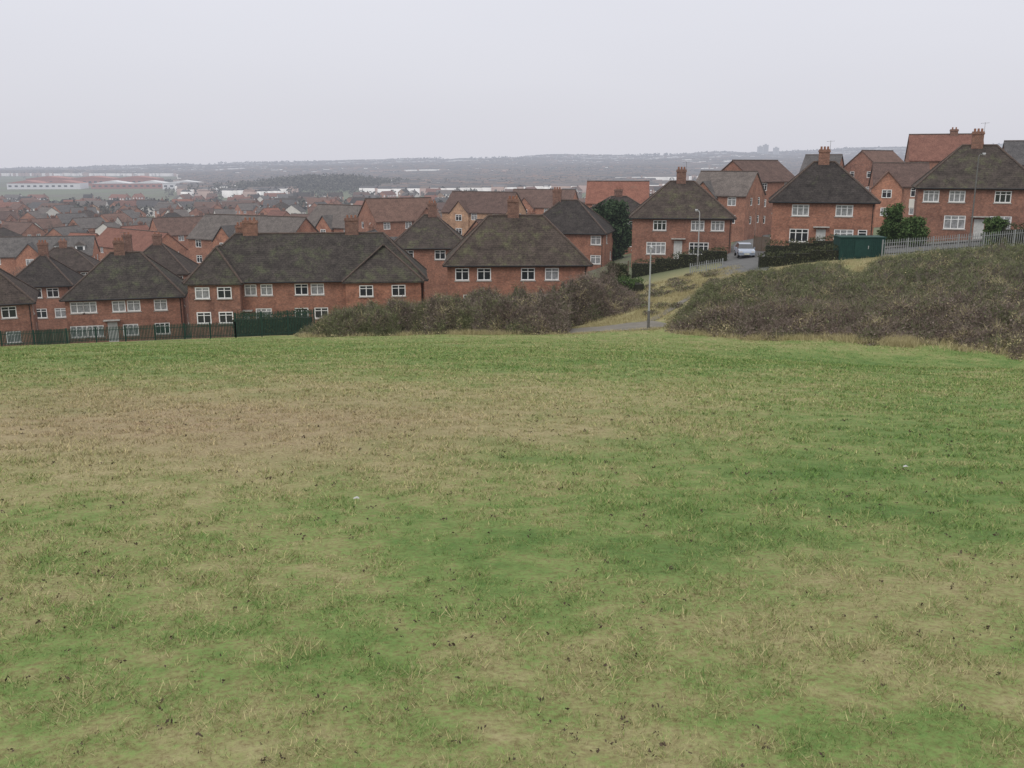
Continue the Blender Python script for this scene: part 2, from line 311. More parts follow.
# ---------------------------------------------------------------- bramble thickets
def thicket(name,label,pxs,hs,bys,seed,nleaf,purple,fmin=None,back=.3,amp=1.0):
    r=np.random.default_rng(seed); nu,nv=320,90; u=np.linspace(pxs[0],pxs[-1],nu)
    fy=frontY(u)+sn(u,u*0,40,seed)*1.1+sn(u,u*0,14,seed+20)*.6
    if fmin is not None: fy=np.maximum(fy,np.interp(u,fmin[0],fmin[1]))
    by=np.interp(u,bys[0],bys[1]); hh=np.interp(u,pxs,hs)
    v=np.linspace(0,1,nv); U,Vv=np.meshgrid(u,v,indexing='ij'); yy=fy[:,None]+(by-fy)[:,None]*Vv; xx=(U-512)/950*yy
    sh=np.clip(Vv/.16,0,1)**.8*np.clip((1-Vv)/back,0,1)**.8; edge=np.clip(np.minimum(U-pxs[0],pxs[-1]-U)/34,0,1)**.8
    big=sn(xx,yy,9,seed+5); bump=np.clip(.76+amp*(.36*sn(xx,yy,5.5,seed+1)+.26*sn(xx,yy,2.6,seed+2))+.25*sn(xx,yy,1.3,seed+3)+.2*sn(xx,yy,.7,seed+4),0,2)
    hole=np.clip((big+.8)/.35,0,1)
    hole=np.where(Vv<.2,np.maximum(hole,.6),hole)
    base=H(xx.ravel(),yy.ravel()).reshape(xx.shape); hgt=hh[:,None]*sh*edge*(bump+.15)*hole
    zz=base-.1+hgt
    Vx=np.stack([xx,yy,zz],-1).reshape(-1,3); I,J=np.meshgrid(np.arange(nu-1),np.arange(nv-1),indexing='ij')
    Fc=np.stack([I*nv+J,(I+1)*nv+J,(I+1)*nv+J+1,I*nv+J+1],-1).reshape(-1,4)
    root=empty(name,(0,0,0)); tag(root,label,'bramble',None,'stuff')
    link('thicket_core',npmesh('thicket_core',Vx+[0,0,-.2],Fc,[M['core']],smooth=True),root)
    g=Vx.reshape(nu,nv,3)
    def samp(n):
        a=r.uniform(0,nu-1.001,n); b_=r.uniform(0,1,n)**1.25*(nv-1.001); i=a.astype(int); j=b_.astype(int); fa=(a-i)[:,None]; fb=(b_-j)[:,None]
        return g[i,j]*(1-fa)*(1-fb)+g[i+1,j]*fa*(1-fb)+g[i,j+1]*(1-fa)*fb+g[i+1,j+1]*fa*fb,a/nu,b_/nv,hgt[i,j]
    Pt,a,b_,hg=samp(nleaf); low=hg<.22
    Pt[:,2]+=r.normal(0,.16,nleaf)*np.where(low,.2,1)+.03; Pt[:,:2]+=r.normal(0,.14,(nleaf,2))
    nz=sn(Pt[:,0],Pt[:,1],4,seed+9); pur=(purple(a,b_)+nz*.4+r.normal(0,.2,nleaf))>.5
    dry_=((sn(Pt[:,0],Pt[:,1],5,seed+12)+r.normal(0,.35,nleaf))>.95)|(low&(r.uniform(size=nleaf)<.6))
    mi=np.where(dry_,2,pur.astype(int))
    link('bramble_leaves',leaves('bramble_leaves',Pt,r.uniform(.025,.075,nleaf),[M['bramble'],M['bramble_p'],M['drygrass']],mi,r=r),root)
    n=nleaf//2; Pt,a,b_,hg=samp(n); d=r.normal(size=(n,3)); d[:,2]=np.abs(d[:,2])*.9+.2; d/=np.linalg.norm(d,axis=1)[:,None]; L=r.uniform(.2,.85,(n,1))*np.clip(hg/.8+.3,.3,1)[:,None]; s=np.cross(d,r.normal(size=(n,3))); s/=np.linalg.norm(s,axis=1)[:,None]; s*=.014
    Vt=np.stack([Pt-s,Pt+s,Pt+d*L],1).reshape(-1,3); nz=sn(Pt[:,0],Pt[:,1],3,seed+15)+r.normal(0,.4,n); pu=purple(a,b_)
    link('bramble_stems',npmesh('bramble_stems',Vt,np.arange(3*n).reshape(n,3),[M['bramble_p'],M['drygrass'],M['bramble']],{'rnd':np.repeat(r.uniform(0,1,n),3)},np.where(nz>.85,1,np.where(nz<-.15-(pu-.3),2,0))),root)
    return root
thicket('bramble_thicket','wide olive brown bramble thicket at the right edge of the meadow, below the grey fence',[668,700,740,800,900,1024,1180],[.5,1.15,1.3,1.15,1.2,1.5,1.6],([668,700,760,850,1024,1180],[72,78,84,85,85.5,87]),5,200000,lambda a,b_:.85-b_*1.5,None,.2,.75)
thicket('bramble_thicket','bramble thicket between the meadow and the long terraced house, left of the path',[292,330,380,450,520,555,585,612,645],[.5,1.5,1.8,2.0,2.2,2.5,2.5,1.9,.7],([292,400,520,600,645],[82,85,85,91,92]),9,160000,lambda a,b_:a*1.0-.02,([292,540,572,645],[0,0,74,80]))
def dry(n,gen,h):
    pts=[gen() for _ in range(n)]; x=[];y=[]
    for (a,b_) in pts:
        for k in range(26): x.append(a+random.gauss(0,.25)); y.append(b_+random.gauss(0,.25))
    x=np.array(x);y=np.array(y); return blades('dry_grass',x,y,np.full(len(x),h),np.full(len(x),.03),[M['drygrass']],.7)
def g1():
    px=random.choice([random.uniform(300,560),random.gauss(480,14),random.gauss(905,9),random.uniform(680,1100),random.uniform(680,1100)]); Y=float(frontY(px))+random.uniform(-.6,1.4); return ((px-512)/950*Y,Y)
o=link('dry_grass',dry(560,g1,.42)); tag(o,'pale dry grass along the foot of the brambles','grass',None,'stuff')
def g2():
    px=random.uniform(590,738); lo=73.0 if px<672 else 79; Y=random.uniform(lo,93); return ((px-512)/950*Y,Y)
o=link('verge_grass',dry(900,g2,.32)); tag(o,'rough straw coloured grass on the bank beside the path','grass',None,'stuff')
def g3():
    px=random.uniform(690,1100); Y=random.uniform(79,88); return ((px-512)/950*Y,Y)
o=link('slope_grass',dry(700,g3,.3)); tag(o,'pale grass between the right brambles and the street','grass',None,'stuff')
def g4():
    px=random.uniform(552,672); Y=random.choice([66.9,67.3,72.2,72.6])+random.gauss(0,.25); return ((px-512)/950*Y,Y)
o=link('path_edge_grass',dry(170,g4,.16)); tag(o,'ragged grass growing over both edges of the path','grass',None,'stuff')
def scrub(n,seed):
    r=np.random.default_rng(seed); C=[]
    while len(C)<n:
        px=r.uniform(600,735); Y=r.uniform(75 if px<680 else 80,93)
        if abs(px-(648+(Y-72)*4.6))>6: C.append(((px-512)/950*Y,Y,r.uniform(.25,.8)))
    for i in range(46):
        px=r.uniform(750,1080); Y=r.uniform(83,87.2)
        if not 835<px<885: C.append(((px-512)/950*Y,Y,r.uniform(.2,.5)))
    C=np.array(C); n=len(C); k=500; c=r.normal(size=(n,k,3)); c/=np.linalg.norm(c,axis=2)[...,None]; c*=r.uniform(.5,1,(n,k,1)); c[...,2]=np.abs(c[...,2])*.8
    Pt=np.stack([C[:,0,None]+c[...,0]*C[:,2,None]*1.5,C[:,1,None]+c[...,1]*C[:,2,None]*1.5,H(C[:,0],C[:,1])[:,None]+c[...,2]*C[:,2,None]],-1).reshape(-1,3)
    return leaves('bank_scrub',Pt,.06,[M['bramble'],M['bramble_p']],(r.uniform(size=len(Pt))>.5).astype(int),r=r)
o=link('bank_scrub',scrub(50,3)); tag(o,'low scrubby growth dotted over the bank beside the path','scrub',None,'stuff')
# ---------------------------------------------------------------- roads
def ribbon(name,pts,w,mat,off):
    P2=[Vector(((p-512)/950*Y,Y,0)) for p,Y in pts]; Q=[]
    for i in range(len(P2)-1):
        n=max(2,int((P2[i+1]-P2[i]).length/.6))
        for k in range(n): Q.append(P2[i].lerp(P2[i+1],k/n))
    Q.append(P2[-1])
    for _ in range(6): Q=[Q[0]]+[(Q[i-1]+Q[i]*2+Q[i+1])/4 for i in range(1,len(Q)-1)]+[Q[-1]]
    g=G_(); nc=9; rows=[]
    for i,q in enumerate(Q):
        d=(Q[min(i+1,len(Q)-1)]-Q[max(i-1,0)]).normalized(); nrm=Vector((-d.y,d.x,0)); row=[]
        ww=w*(1+.1*math.sin(i*.9)+.07*math.sin(i*2.3))
        for k in range(nc):
            p=q+nrm*(k/(nc-1)-.5)*ww; row.append(len(g.v)); g.v.append((p.x,p.y,gz(p.x,p.y)+off))
        rows.append(row)
    for a,b_ in zip(rows,rows[1:]):
        for k in range(nc-1): g.f.append((a[k],a[k+1],b_[k+1],b_[k])); g.m.append(0)
    o=g.obj(name,mat); tag(o,None,None,None,'structure'); return o
ribbon('path',[(556,70.4),(580,69.9),(610,69.5),(640,69.5),(664,70.1)],4.6,M['pathmat'],.03)
ribbon('footpath',[(652,72),(670,76),(696,81),(718,86),(736,90)],.8,M['pathmat'],.05)
ribbon('road',[(742,88),(743,92),(745,105),(748,120),(752,150),(757,190)],4.4,M['asphalt'],.06)
ribbon('street',[(743,91.5),(800,91.0),(880,91.2),(960,92.2),(1060,94),(1180,97)],3.4,M['asphalt'],.085)
ribbon('pavement',[(764,94.6),(880,94.3),(960,95.4),(1060,97.5),(1180,100)],1.5,M['pave'],.14)
# ---------------------------------------------------------------- house builder
_wc={}
def win_mesh(w,h,nx,net,joined):
    key=(round(w,2),round(h,2),nx,net,joined)
    if key in _wc: return _wc[key]
    g=G_(); t=.09; y0,y1=.03,.09
    g.box(-w/2,w/2,y0,y1,0,t); g.box(-w/2,w/2,y0,y1,h-t,h); g.box(-w/2,-w/2+t,y0,y1,t,h-t); g.box(w/2-t,w/2,y0,y1,t,h-t)
    for i in range(1,nx):
        x=-w/2+w*i/nx; g.box(x-.04,x+.04,y0+.01,y1,t,h-t)
    g.box(-w/2+t,w/2-t,y0+.015,y1-.003,h*.68,h*.68+.06)
    gm=M['net'] if net else M['glass']
    if joined:
        g.quad((-w/2,.1,0),(w/2,.1,0),(w/2,.1,h),(-w/2,.1,h),m=1); r=(g.mesh('window',M['white'],gm),None,None)
    else:
        p=G_(); p.quad((-w/2,.1,0),(w/2,.1,0),(w/2,.1,h),(-w/2,.1,h)); s=G_(); s.box(-w/2-.08,w/2+.08,-.07,.028,-.09,-.004)
        r=(g.mesh('window',M['white']),p.mesh('pane',gm),s.mesh('sill',M['sill']))
    _wc[key]=r; return r
def facade(g,P0,U,N,W,zb,zt,ops,dep=.12):
    us=sorted({0,W,*[o[0] for o in ops],*[o[1] for o in ops]}); zs=sorted({zb,zt,*[o[2] for o in ops],*[o[3] for o in ops]})
    pt=lambda u,z,d=0:(P0[0]+U[0]*u+N[0]*d,P0[1]+U[1]*u+N[1]*d,z)
    for a,b_ in zip(us,us[1:]):
        for c,d in zip(zs,zs[1:]):
            um,zm=(a+b_)/2,(c+d)/2
            if any(o[0]<um<o[1] and o[2]<zm<o[3] for o in ops): continue
            g.quad(pt(a,c),pt(b_,c),pt(b_,d),pt(a,d))
    for (a,b_,c,d) in ops:
        g.quad(pt(a,c),pt(a,d),pt(a,d,dep),pt(a,c,dep)); g.quad(pt(b_,d),pt(b_,c),pt(b_,c,dep),pt(b_,d,dep))
        g.quad(pt(a,c),pt(a,c,dep),pt(b_,c,dep),pt(b_,c)); g.quad(pt(a,d,dep),pt(a,d),pt(b_,d),pt(b_,d,dep))
def hip_roof(g,x0,x1,y0,y1,z,rise,hip,ov=.4,th=.14,yridge=False):
    x0-=ov;x1+=ov;y0-=ov;y1+=ov; a=[(x0,y0),(x1,y0),(x1,y1),(x0,y1)]
    if yridge: xm=(x0+x1)/2; r=[(xm,y0+hip,z+rise),(xm,y1-hip,z+rise)]
    else: ym=(y0+y1)/2; r=[(x0+hip,ym,z+rise),(x1-hip,ym,z+rise)]
    lo=[(p[0],p[1],z-th) for p in a]; hi=[(p[0],p[1],z) for p in a]
    g.quad(*reversed(lo))
    for i in range(4): j=(i+1)%4; g.quad(lo[i],lo[j],hi[j],hi[i])
    if yridge:
        g.quad(hi[0],hi[1],r[0]); g.quad(hi[1],hi[2],r[1],r[0]); g.quad(hi[2],hi[3],r[1]); g.quad(hi[3],hi[0],r[0],r[1])
        return [(hi[0],r[0]),(hi[1],r[0]),(hi[2],r[1]),(hi[3],r[1]),(r[0],r[1])]
    g.quad(hi[0],hi[1],r[1],r[0]); g.quad(hi[1],hi[2],r[1]); g.quad(hi[2],hi[3],r[0],r[1]); g.quad(hi[3],hi[0],r[0])
    return [(hi[0],r[0]),(hi[3],r[0]),(hi[1],r[1]),(hi[2],r[1]),(r[0],r[1])]
def gable_roof(g,x0,x1,y0,y1,z,rise,ov=.3,th=.13):
    x0-=.15;x1+=.15; sl=rise/((y1-y0)/2); ya,yb=y0-ov,y1+ov; za=z-ov*sl+.02; ym=(y0+y1)/2; zr=z+rise+.02
    pr=[(ya,za),(ym,zr),(yb,za),(yb,za+th),(ym,zr+th*1.2),(ya,za+th)]
    L=[(x0,p[0],p[1]) for p in pr]; Rr=[(x1,p[0],p[1]) for p in pr]
    g.quad(L[0],L[1],L[4],L[5]); g.quad(L[1],L[2],L[3],L[4]); g.quad(Rr[5],Rr[4],Rr[1],Rr[0]); g.quad(Rr[4],Rr[3],Rr[2],Rr[1])
    for i in range(6):
        j=(i+1)%6; g.quad(L[i],L[j],Rr[j],Rr[i]) if i not in (0,1) else g.quad(L[j],L[i],Rr[i],Rr[j])
    return [((x0,ym,zr+th),(x1,ym,zr+th))]
def chimney(parent,x,y,zb,zt,w=1.1,d=.6,mat=None,pots=3,aer=False):
    g=G_(); g.box(-w/2,w/2,-d/2,d/2,0,zt-zb-.3); g.box(-w/2-.06,w/2+.06,-d/2-.06,d/2+.06,zt-zb-.3,zt-zb-.12); g.box(-w/2-.02,w/2+.02,-d/2-.02,d/2+.02,zt-zb-.12,zt-zb)
    for k in range(pots):
        px=(k-(pots-1)/2)*w/max(pots,1)*.9; g.tube((px,0,zt-zb),(px,0,zt-zb+.3),.12,.1,8,1)
    g.obj('chimney',[mat or M['brick_d'],M['pot']],parent,(x,y,zb))
    if aer:
        a=G_(); a.tube((0,0,0),(0,0,1.7),.018,.018,5); a.tube((-.4,.15,1.6),(.4,-.15,1.65),.012,.012,4)
        for k in range(5): q=-.32+k*.16; a.tube((q-.04,-.2-q*.38,1.62),(q+.04,.2-q*.38,1.62),.009,.009,4)
        a.obj('aerial',M['darkmetal'],parent,(x+w/2,y,zt-.8))
def ridges(lines,parent):
    g=G_()
    for a,b_ in lines: g.tube((a[0],a[1],a[2]+.02),(b_[0],b_[1],b_[2]+.02),.11,.11,6)
    g.obj('ridge_tiles',M['ridge'],parent)
def cross_gable(root,x,w,wh,D,rise,wallm,roofm,joined=True):
    rs=min(rise*.8,w*.48); g=G_(); x0,x1=x-w/2,x+w/2; yf=-.5
    g.box(x0,x1,yf,-.004,-3,wh-.3)
    g.quad((x0,yf,wh-.3),(x1,yf,wh-.3),(x,yf,wh+rs)); g.quad((x0,yf,wh-.3),(x0,D*.4,wh-.3),(x0,D*.4,wh-.1),(x0,yf,wh-.1))
    g.obj('front_gable',M[wallm],root); q=G_(); t=.14; o=.25
    yb=D*.5*rs/rise+.1
    q.quad((x0-o,yf-.2,wh-.3-o*.6),(x,yf-.2,wh+rs+t),(x,yb,wh+rs+t),(x0-o,.1,wh-.3-o*.6)); q.quad((x,yf-.2,wh+rs+t),(x1+o,yf-.2,wh-.3-o*.6),(x1+o,.1,wh-.3-o*.6),(x,yb,wh+rs+t))
    q.quad((x0-o,yf-.2,wh-.3-o*.6-t),(x,yf-.2,wh+rs),(x,yf-.2,wh+rs+t),(x0-o,yf-.2,wh-.3-o*.6)); q.quad((x,yf-.2,wh+rs),(x1+o,yf-.2,wh-.3-o*.6-t),(x1+o,yf-.2,wh-.3-o*.6),(x,yf-.2,wh+rs+t))
    q.obj('gable_roof',M[roofm],root)
    for zt in (.5,3.0):
        wm=win_mesh(1.3,1.15,2,random.random()<.4,True)[0]; link('window',wm,root,(x,yf-.101,wh-zt-1.15))
def build_house(name,W,D,wh,rise,roof='hip',wallm='brick',roofm='tile',fw=(),sw=(),chims=(),door=None,detail=2,hip=None,below=1.5,bw=(),fg=(),fgm=None):
    root=empty(name,(0,0,0)); g=G_(); r=random
    fw=[f for f in fw if not any(abs(f[0]-a)<(b_/2+.7) for a,b_ in fg)]
    def ops_of(lst,L): return [(L/2+u-w/2,L/2+u+w/2,wh-zt-h,wh-zt) for (u,zt,w,h,nx) in lst]
    fo=ops_of(fw,W); dd=None
    if door is not None: dd=(W/2+door-.48,W/2+door+.48,.05,2.1)
    facade(g,(-W/2,0),(1,0),(0,1),W,-below,wh,fo+([dd] if dd else [])); so=ops_of(sw,D)
    facade(g,(W/2,0),(0,1),(-1,0),D,-below,wh,so); facade(g,(-W/2,D),(0,-1),(1,0),D,-below,wh,so); facade(g,(W/2,D),(-1,0),(0,-1),W,-below,wh,ops_of(bw,W))
    if roof=='gable':
        for s in (1,-1):
            p=[(s*W/2,0,wh),(s*W/2,D,wh),(s*W/2,D/2,wh+rise)]; g.quad(*(p if s>0 else p[::-1]))
    g.obj('wall',M[wallm],root)
    rg=G_(); hip=hip if hip is not None else D/2*1.0+.1
    if roof=='hip': lines=hip_roof(rg,-W/2,W/2,0,D,wh,rise,hip,.4)
    else: lines=gable_roof(rg,-W/2,W/2,0,D,wh,rise)
    ro=rg.obj('roof',M[roofm],root)
    if detail>=1: ridges(lines,ro)
    for ch in chims:
        cx,cy,top=ch[:3]; chimney(ro,cx,cy,wh+rise*.35,wh+rise+top,pots=3 if detail>1 else 2,aer=(len(ch)>3),w=ch[4] if len(ch)>4 else 1.1)
    for a,b_ in fg: cross_gable(root,a,b_,wh,D,rise,fgm or wallm,roofm)
    def put(lst,L,fx):
        for (u,zt,w,h,nx) in lst:
            net=r.random()<.45; wm,pm,sm=win_mesh(w,h,nx,net,detail<2); x,y,rz=fx(u); o=link('window',wm,root,(x,y,wh-zt-h),rz)
            if pm: link('pane',pm,o); link('sill',sm,o)
    put(fw,W,lambda u:(u,0,0)); put(sw,D,lambda u:(W/2,D/2+u,R(90))); put(sw,D,lambda u:(-W/2,D/2-u,R(-90))); put(bw,W,lambda u:(-u,D,R(180)))
    if door is not None:
        g=G_(); g.box(-.48,.48,.04,.1,.05,2.1); g.box(-.3,-.05,.02,.038,1.1,1.9); g.box(.05,.3,.02,.038,1.1,1.9); d=g.obj('door',M['door_w'],root,(door,0,0)); h_=G_(); h_.tube((.38,0,1.0),(.38,.039,1.0),.03,.03,6); h_.obj('handle',M['metal'],d)
        c=G_(); c.box(-.8,.8,-.6,-.003,2.3,2.4); c.obj('porch_canopy',M['sill'],root,(door,0,0))
    if detail>=2:
        g=G_()
        if roof=='hip': g.tube((-W/2-.42,-.47,wh-.06),(W/2+.42,-.47,wh-.06),.06,.06,6)
        else: g.tube((-W/2,-.36,wh-.16),(W/2,-.36,wh-.16),.06,.06,6)
        g.tube((W/2-.2,-.45,wh-.1),(W/2-.2,-.06,wh-.4),.04,.04,6); g.tube((W/2-.2,-.06,wh-.4),(W/2-.2,-.06,-.5),.04,.04,6); g.obj('gutter',M['gutter'],root)
    return root
occ=[]
def eave_house(name,label,group,px0,px1,pe,Y,D,rise,rot=0,roof='hip',wallm='brick',roofm='tile',wins=(),sw=(),chims=(),doorpx=None,detail=2,hip=None,swin=True,fgpx=()):
    ze=slope(pe)*Y; cr,sr=math.cos(R(rot)),math.sin(R(rot)); xm=wx((px0+px1)/2,pe,Y)
    def tt(px): k=wk(px,pe); return (k*Y-xm)/(cr-k*sr)
    t0,t1=tt(px0),tt(px1); tc=(t0+t1)/2; W=t1-t0-.8*(roof=='hip'); xc,yc=xm+tc*cr,Y+tc*sr
    loc=lambda px: tt(px)-tc
    base=h1(xc,yc); h=min(max(ze-base,2.6),9.5); base=ze-h
    W_e=W
    def cv(l):
        out=[]
        for (p,lev,w,hh,nx) in l:
            zt=(.28 if lev==0 else (2.75 if lev==1 else 5.3)); u=loc(p)
            if zt+hh<h and abs(u)+w/2<W_e/2-.15: out.append((u,zt,w,hh,nx))
        return out
    if swin and not sw: sw=[(-D/5,.35,1.0,1.1,2)]+([(D/5,2.8,1.0,1.1,2)] if h>4.2 else [])
    sw=[s for s in sw if s[1]+s[3]<h]
    ch=[(loc(c[0]),)+tuple(c[1:]) for c in chims]
    root=build_house(name,W,D,h,rise,roof,wallm,roofm,cv(wins),sw,ch,None if doorpx is None else loc(doorpx),detail,hip,below=3,fg=[(loc(a),b_) for a,b_ in fgpx])
    root.location=(xc,yc,base); root.rotation_euler=(0,0,R(rot)); tag(root,label,'house',group); occ.append((xc-sr*4,yc+cr*4,W/2+(5 if detail>1 else 3)))
    return root,W,h
nh='hip roofed houses nearest the meadow'
def W_(l,lev=0,w=1.35,h=1.15,nx=2): return [(p,lev,w,h,nx) for p in l]
def nearhouse(*a,**k): return eave_house('brick_house',*a,**k)
nearhouse('dark roofed brick house cut off by the left picture edge',nh,-75,36,305,91,8.5,3.9,rot=24,chims=[(-20,4.2,1.4)],wins=W_([8,24])+W_([10,26],1),roofm='tile')
nearhouse('small hipped brick house behind the leftmost one, single chimney',nh,4,74,286,114,7.5,3.6,rot=14,chims=[(40,3.7,1.3)],wins=W_([35,52,64])+W_([38,58],1))
nearhouse('detached brick block left of the long terrace, hipped roof with one middle chimney',nh,60,186,298,98,9,4.3,rot=15,chims=[(118,4.5,1.3,1)],roofm='tile_m',wins=W_([76,89,118,133,160],0,1.3)+W_([76,92],1,1.7,1.2,3)+W_([128,160],1,1.5,1.2,3),doorpx=110)
r,W,h=nearhouse('long terrace with two projecting ends and three chimneys on one dark roof',nh,183,428,281,97,9,4.5,rot=6,chims=[(246,4.6,1.4,1,1.5),(233,6.6,.8),(351,4.6,1.6,1,1.4)],wins=W_([250,266],0,1.2,1.15,2)+W_([301,317],0,1.35)+W_([262],1,1.6,1.2,3)+W_([300,320],1,1.4),doorpx=243,roofm='tile_m')
def wing(r,W,h,side,w):
    x0,x1=(-W/2+.35,-W/2+.35+w) if side<0 else (W/2-.35-w,W/2-.35)
    g=G_(); g.box(x0,x1,-1.3,-.004,-3,h-.16); g.obj('projecting_bay',M['brick'],r)
    rg=G_(); ln=hip_roof(rg,x0,x1,-1.3,5.6,h+.02,3.4,w/2+.3,.35,.14,True); ro=rg.obj('bay_roof',M['tile_m'],r); ridges(ln[:2]+ln[4:],ro)
    for u in (.27,.7):
        for zt in (.35,2.85):
            wm,pm,sm=win_mesh(1.4,1.15,2,random.random()<.4,False)
            o=link('window',wm,r,(x0+w*u,-1.3-.101,h-zt-1.15)); link('pane',pm,o); link('sill',sm,o)
wing(r,W,h,-1,5.0); wing(r,W,h,1,7.6)
nearhouse('brick house with tall hipped roof and central chimney behind the middle of the brambles',nh,443,592,265,89,9.5,4.3,rot=2,chims=[(515,4.8,1.6,1)],roofm='tile_m',wins=W_([462,484],0,1.3)+W_([528,552],0,1.3)+W_([470,545],1),hip=4.3)
nearhouse('hipped brick house behind the gap between long terrace and central house',nh,388,470,248,118,8.5,3.8,rot=3,chims=[(432,4.2,1.5)],roofm='tile_m',wins=W_([408,440,455]))
nearhouse('hipped brick house showing past the right side of the central house',nh,520,607,233,124,9,4.0,rot=-14,chims=[(550,4.5,1.4)],roofm='tile',wins=W_([596])+W_([596],1))
nearhouse('brick house left of the road with hipped roof, bay windows and front hedge',nh,629,736,218,110,9,4.0,rot=-8,chims=[(681,4.5,1.4,1)],roofm='tile_m',wins=W_([660,698,718],0,1.5,1.15,3)+W_([657,700],1,2.2,1.4,4),doorpx=679)
nearhouse('brick house right of the road with hipped roof, beside the dark green container',nh,769,880,202,99,8.5,4.0,rot=-15,chims=[(823,4.2,1.3,1)],wins=W_([801,845],0,1.7,1.15,3)+W_([801,846],1,1.9,1.35,3)+W_([865],1,.9,1.1,1),doorpx=823,roofm='tile')
nearhouse('rightmost hipped brick house, behind the tall street lamp and garden hedges',nh,914,1046,188,97,8.5,4.2,rot=-21,chims=[(976,4.2,1.4,1)],wins=W_([932,958,1004],0,1.5,1.15,3)+W_([958,1004],1,2.0,1.35,3),doorpx=983,roofm='tile_m')
mg='newer estate houses behind the hip roofed row'
def mid(label,px0,px1,pe,Y,D,rise,rot,wallm,roofm,roof='gable',lv=2,chims=(),n=None,detail=1,fg=()):
    n=n or max(2,int((px1-px0)/(950/Y)/3.0)); ps=[px0+(px1-px0)*(i+.5)/n for i in range(n)]
    wins=[]
    for l in range(lv): wins+=W_(ps,l,1.25,1.2,2)
    return eave_house('estate_house',label,mg,px0,px1,pe,Y,D,rise,rot,roof,wallm,roofm,wins,chims=chims,detail=detail,sw=[(-1.7,.4,.9,1.1,1),(1.7,.4,.9,1.1,1),(-1.7,3.0,.9,1.1,1),(1.7,3.0,.9,1.1,1)],fgpx=fg)
def dormers(r,W,h,D,rise,xs,roofm):
    for x in xs:
        g=G_(); g.box(x-.8,x+.8,.9,D/2,h+.35,h+1.7); g.obj('dormer',M['white'],r); q=G_(); q.quad((x-1,.7,h+1.68),(x+1,.7,h+1.68),(x,.7,h+2.4)); q.quad((x-1,.7,h+1.68),(x,.7,h+2.4),(x,D/2,h+2.4),(x-1,D/2,h+1.68)); q.quad((x,.7,h+2.4),(x+1,.7,h+1.68),(x+1,D/2,h+1.68),(x,D/2,h+2.4)); q.obj('dormer_roof',M[roofm],r)
        p=G_(); p.quad((x-.5,.89,h+.6),(x+.5,.89,h+.6),(x+.5,.89,h+1.5),(x-.5,.89,h+1.5)); p.obj('dormer_window',M['glass'],r)
r,W,h=mid('long brick terrace with two pale dormers at far left, above the leftmost roofs',-30,92,256,172,8,3.0,14,'brick_o','tile_g',lv=2,fg=[(30,4.5)]); dormers(r,W,h,8,3.0,[4.5,8],'tile_g')
mid('dark roofed house rising just behind the detached block left of the long terrace',116,190,274,122,8,3.6,8,'brick','tile','hip',chims=[(122,4,1.2),(153,4,1.2)])
mid('red roofed house end-on between the far left terrace and the long terrace',92,150,248,190,7.5,3.2,-42,'brick_o','tile_r')
mid('brown roofed house standing above the left chimneys of the long terrace',160,216,234,215,8,3.4,38,'brick_o','tile_b',fg=[(198,4)])
mid('wide grey roofed house with red gable end, directly behind the long terrace',188,288,240,150,8.5,3.4,-28,'brick_o','tile_g',fg=[(225,4.2)])
mid('orange gabled house with grey roof behind the right chimney of the long terrace',303,372,227,176,8.5,3.6,-34,'brick_o','tile_g',fg=[(325,4)])
mid('brown roofed house with red gable left of the square chimney house',376,441,220,165,8,3.4,32,'brick_o','tile_b',fg=[(425,4.2)])
mid('buff house with brown roof and upper window row, above the square chimney house',442,506,212,178,8.5,3.4,-26,'buff','tile_b',fg=[(460,4)])
mid('long grey brown roof peeping over the central tall chimney',508,570,207,205,8.5,3.4,-18,'brick_o','tile_b',fg=[(525,4)])
mid('wide red brown roof directly behind the dark evergreen',586,648,203,165,8.5,3.4,-8,'brick_o','tile_r')
mid('orange brick gabled house just beyond the right shoulder of the house left of the road',690,746,195,138,8.5,3.1,-32,'brick_o','tile_g',lv=2,fg=[(704,3.8)])
mid('three storey red brick house at the far end of the road, gable turned left',754,798,181,152,8.5,3.0,38,'brick','tile_b',lv=3)
mid('brown roofed house peeping over the left hip of the house right of the road',800,836,173,172,7.5,3.0,-30,'brick_o','tile_g',lv=2)
r,W,h=mid('white banded red brick house between the two rightmost hipped houses',874,930,186,136,8.5,3.0,-16,'brick_o','tile_b',lv=2,fg=[(887,4)])
g=G_(); g.box(-W/2+4.8,W/2-.2,-.03,-.004,h-3.0,h-1.75); g.obj('render_band',M['render'],r)
mid('small red gable beyond the white banded house, left of the big roofed block',880,910,169,170,7.5,3.0,36,'brick','tile_b')
mid('tall three storey block with red brown roof behind the rightmost chimney',910,984,160,146,9.5,3.7,-18,'brick_o','tile_r',lv=3,chims=[(955,4.7,.9)])
mid('dark roofed house at the right picture edge beyond the rightmost hipped house',1006,1070,164,150,8.5,3.4,-20,'brick_d','tile_g',lv=3)
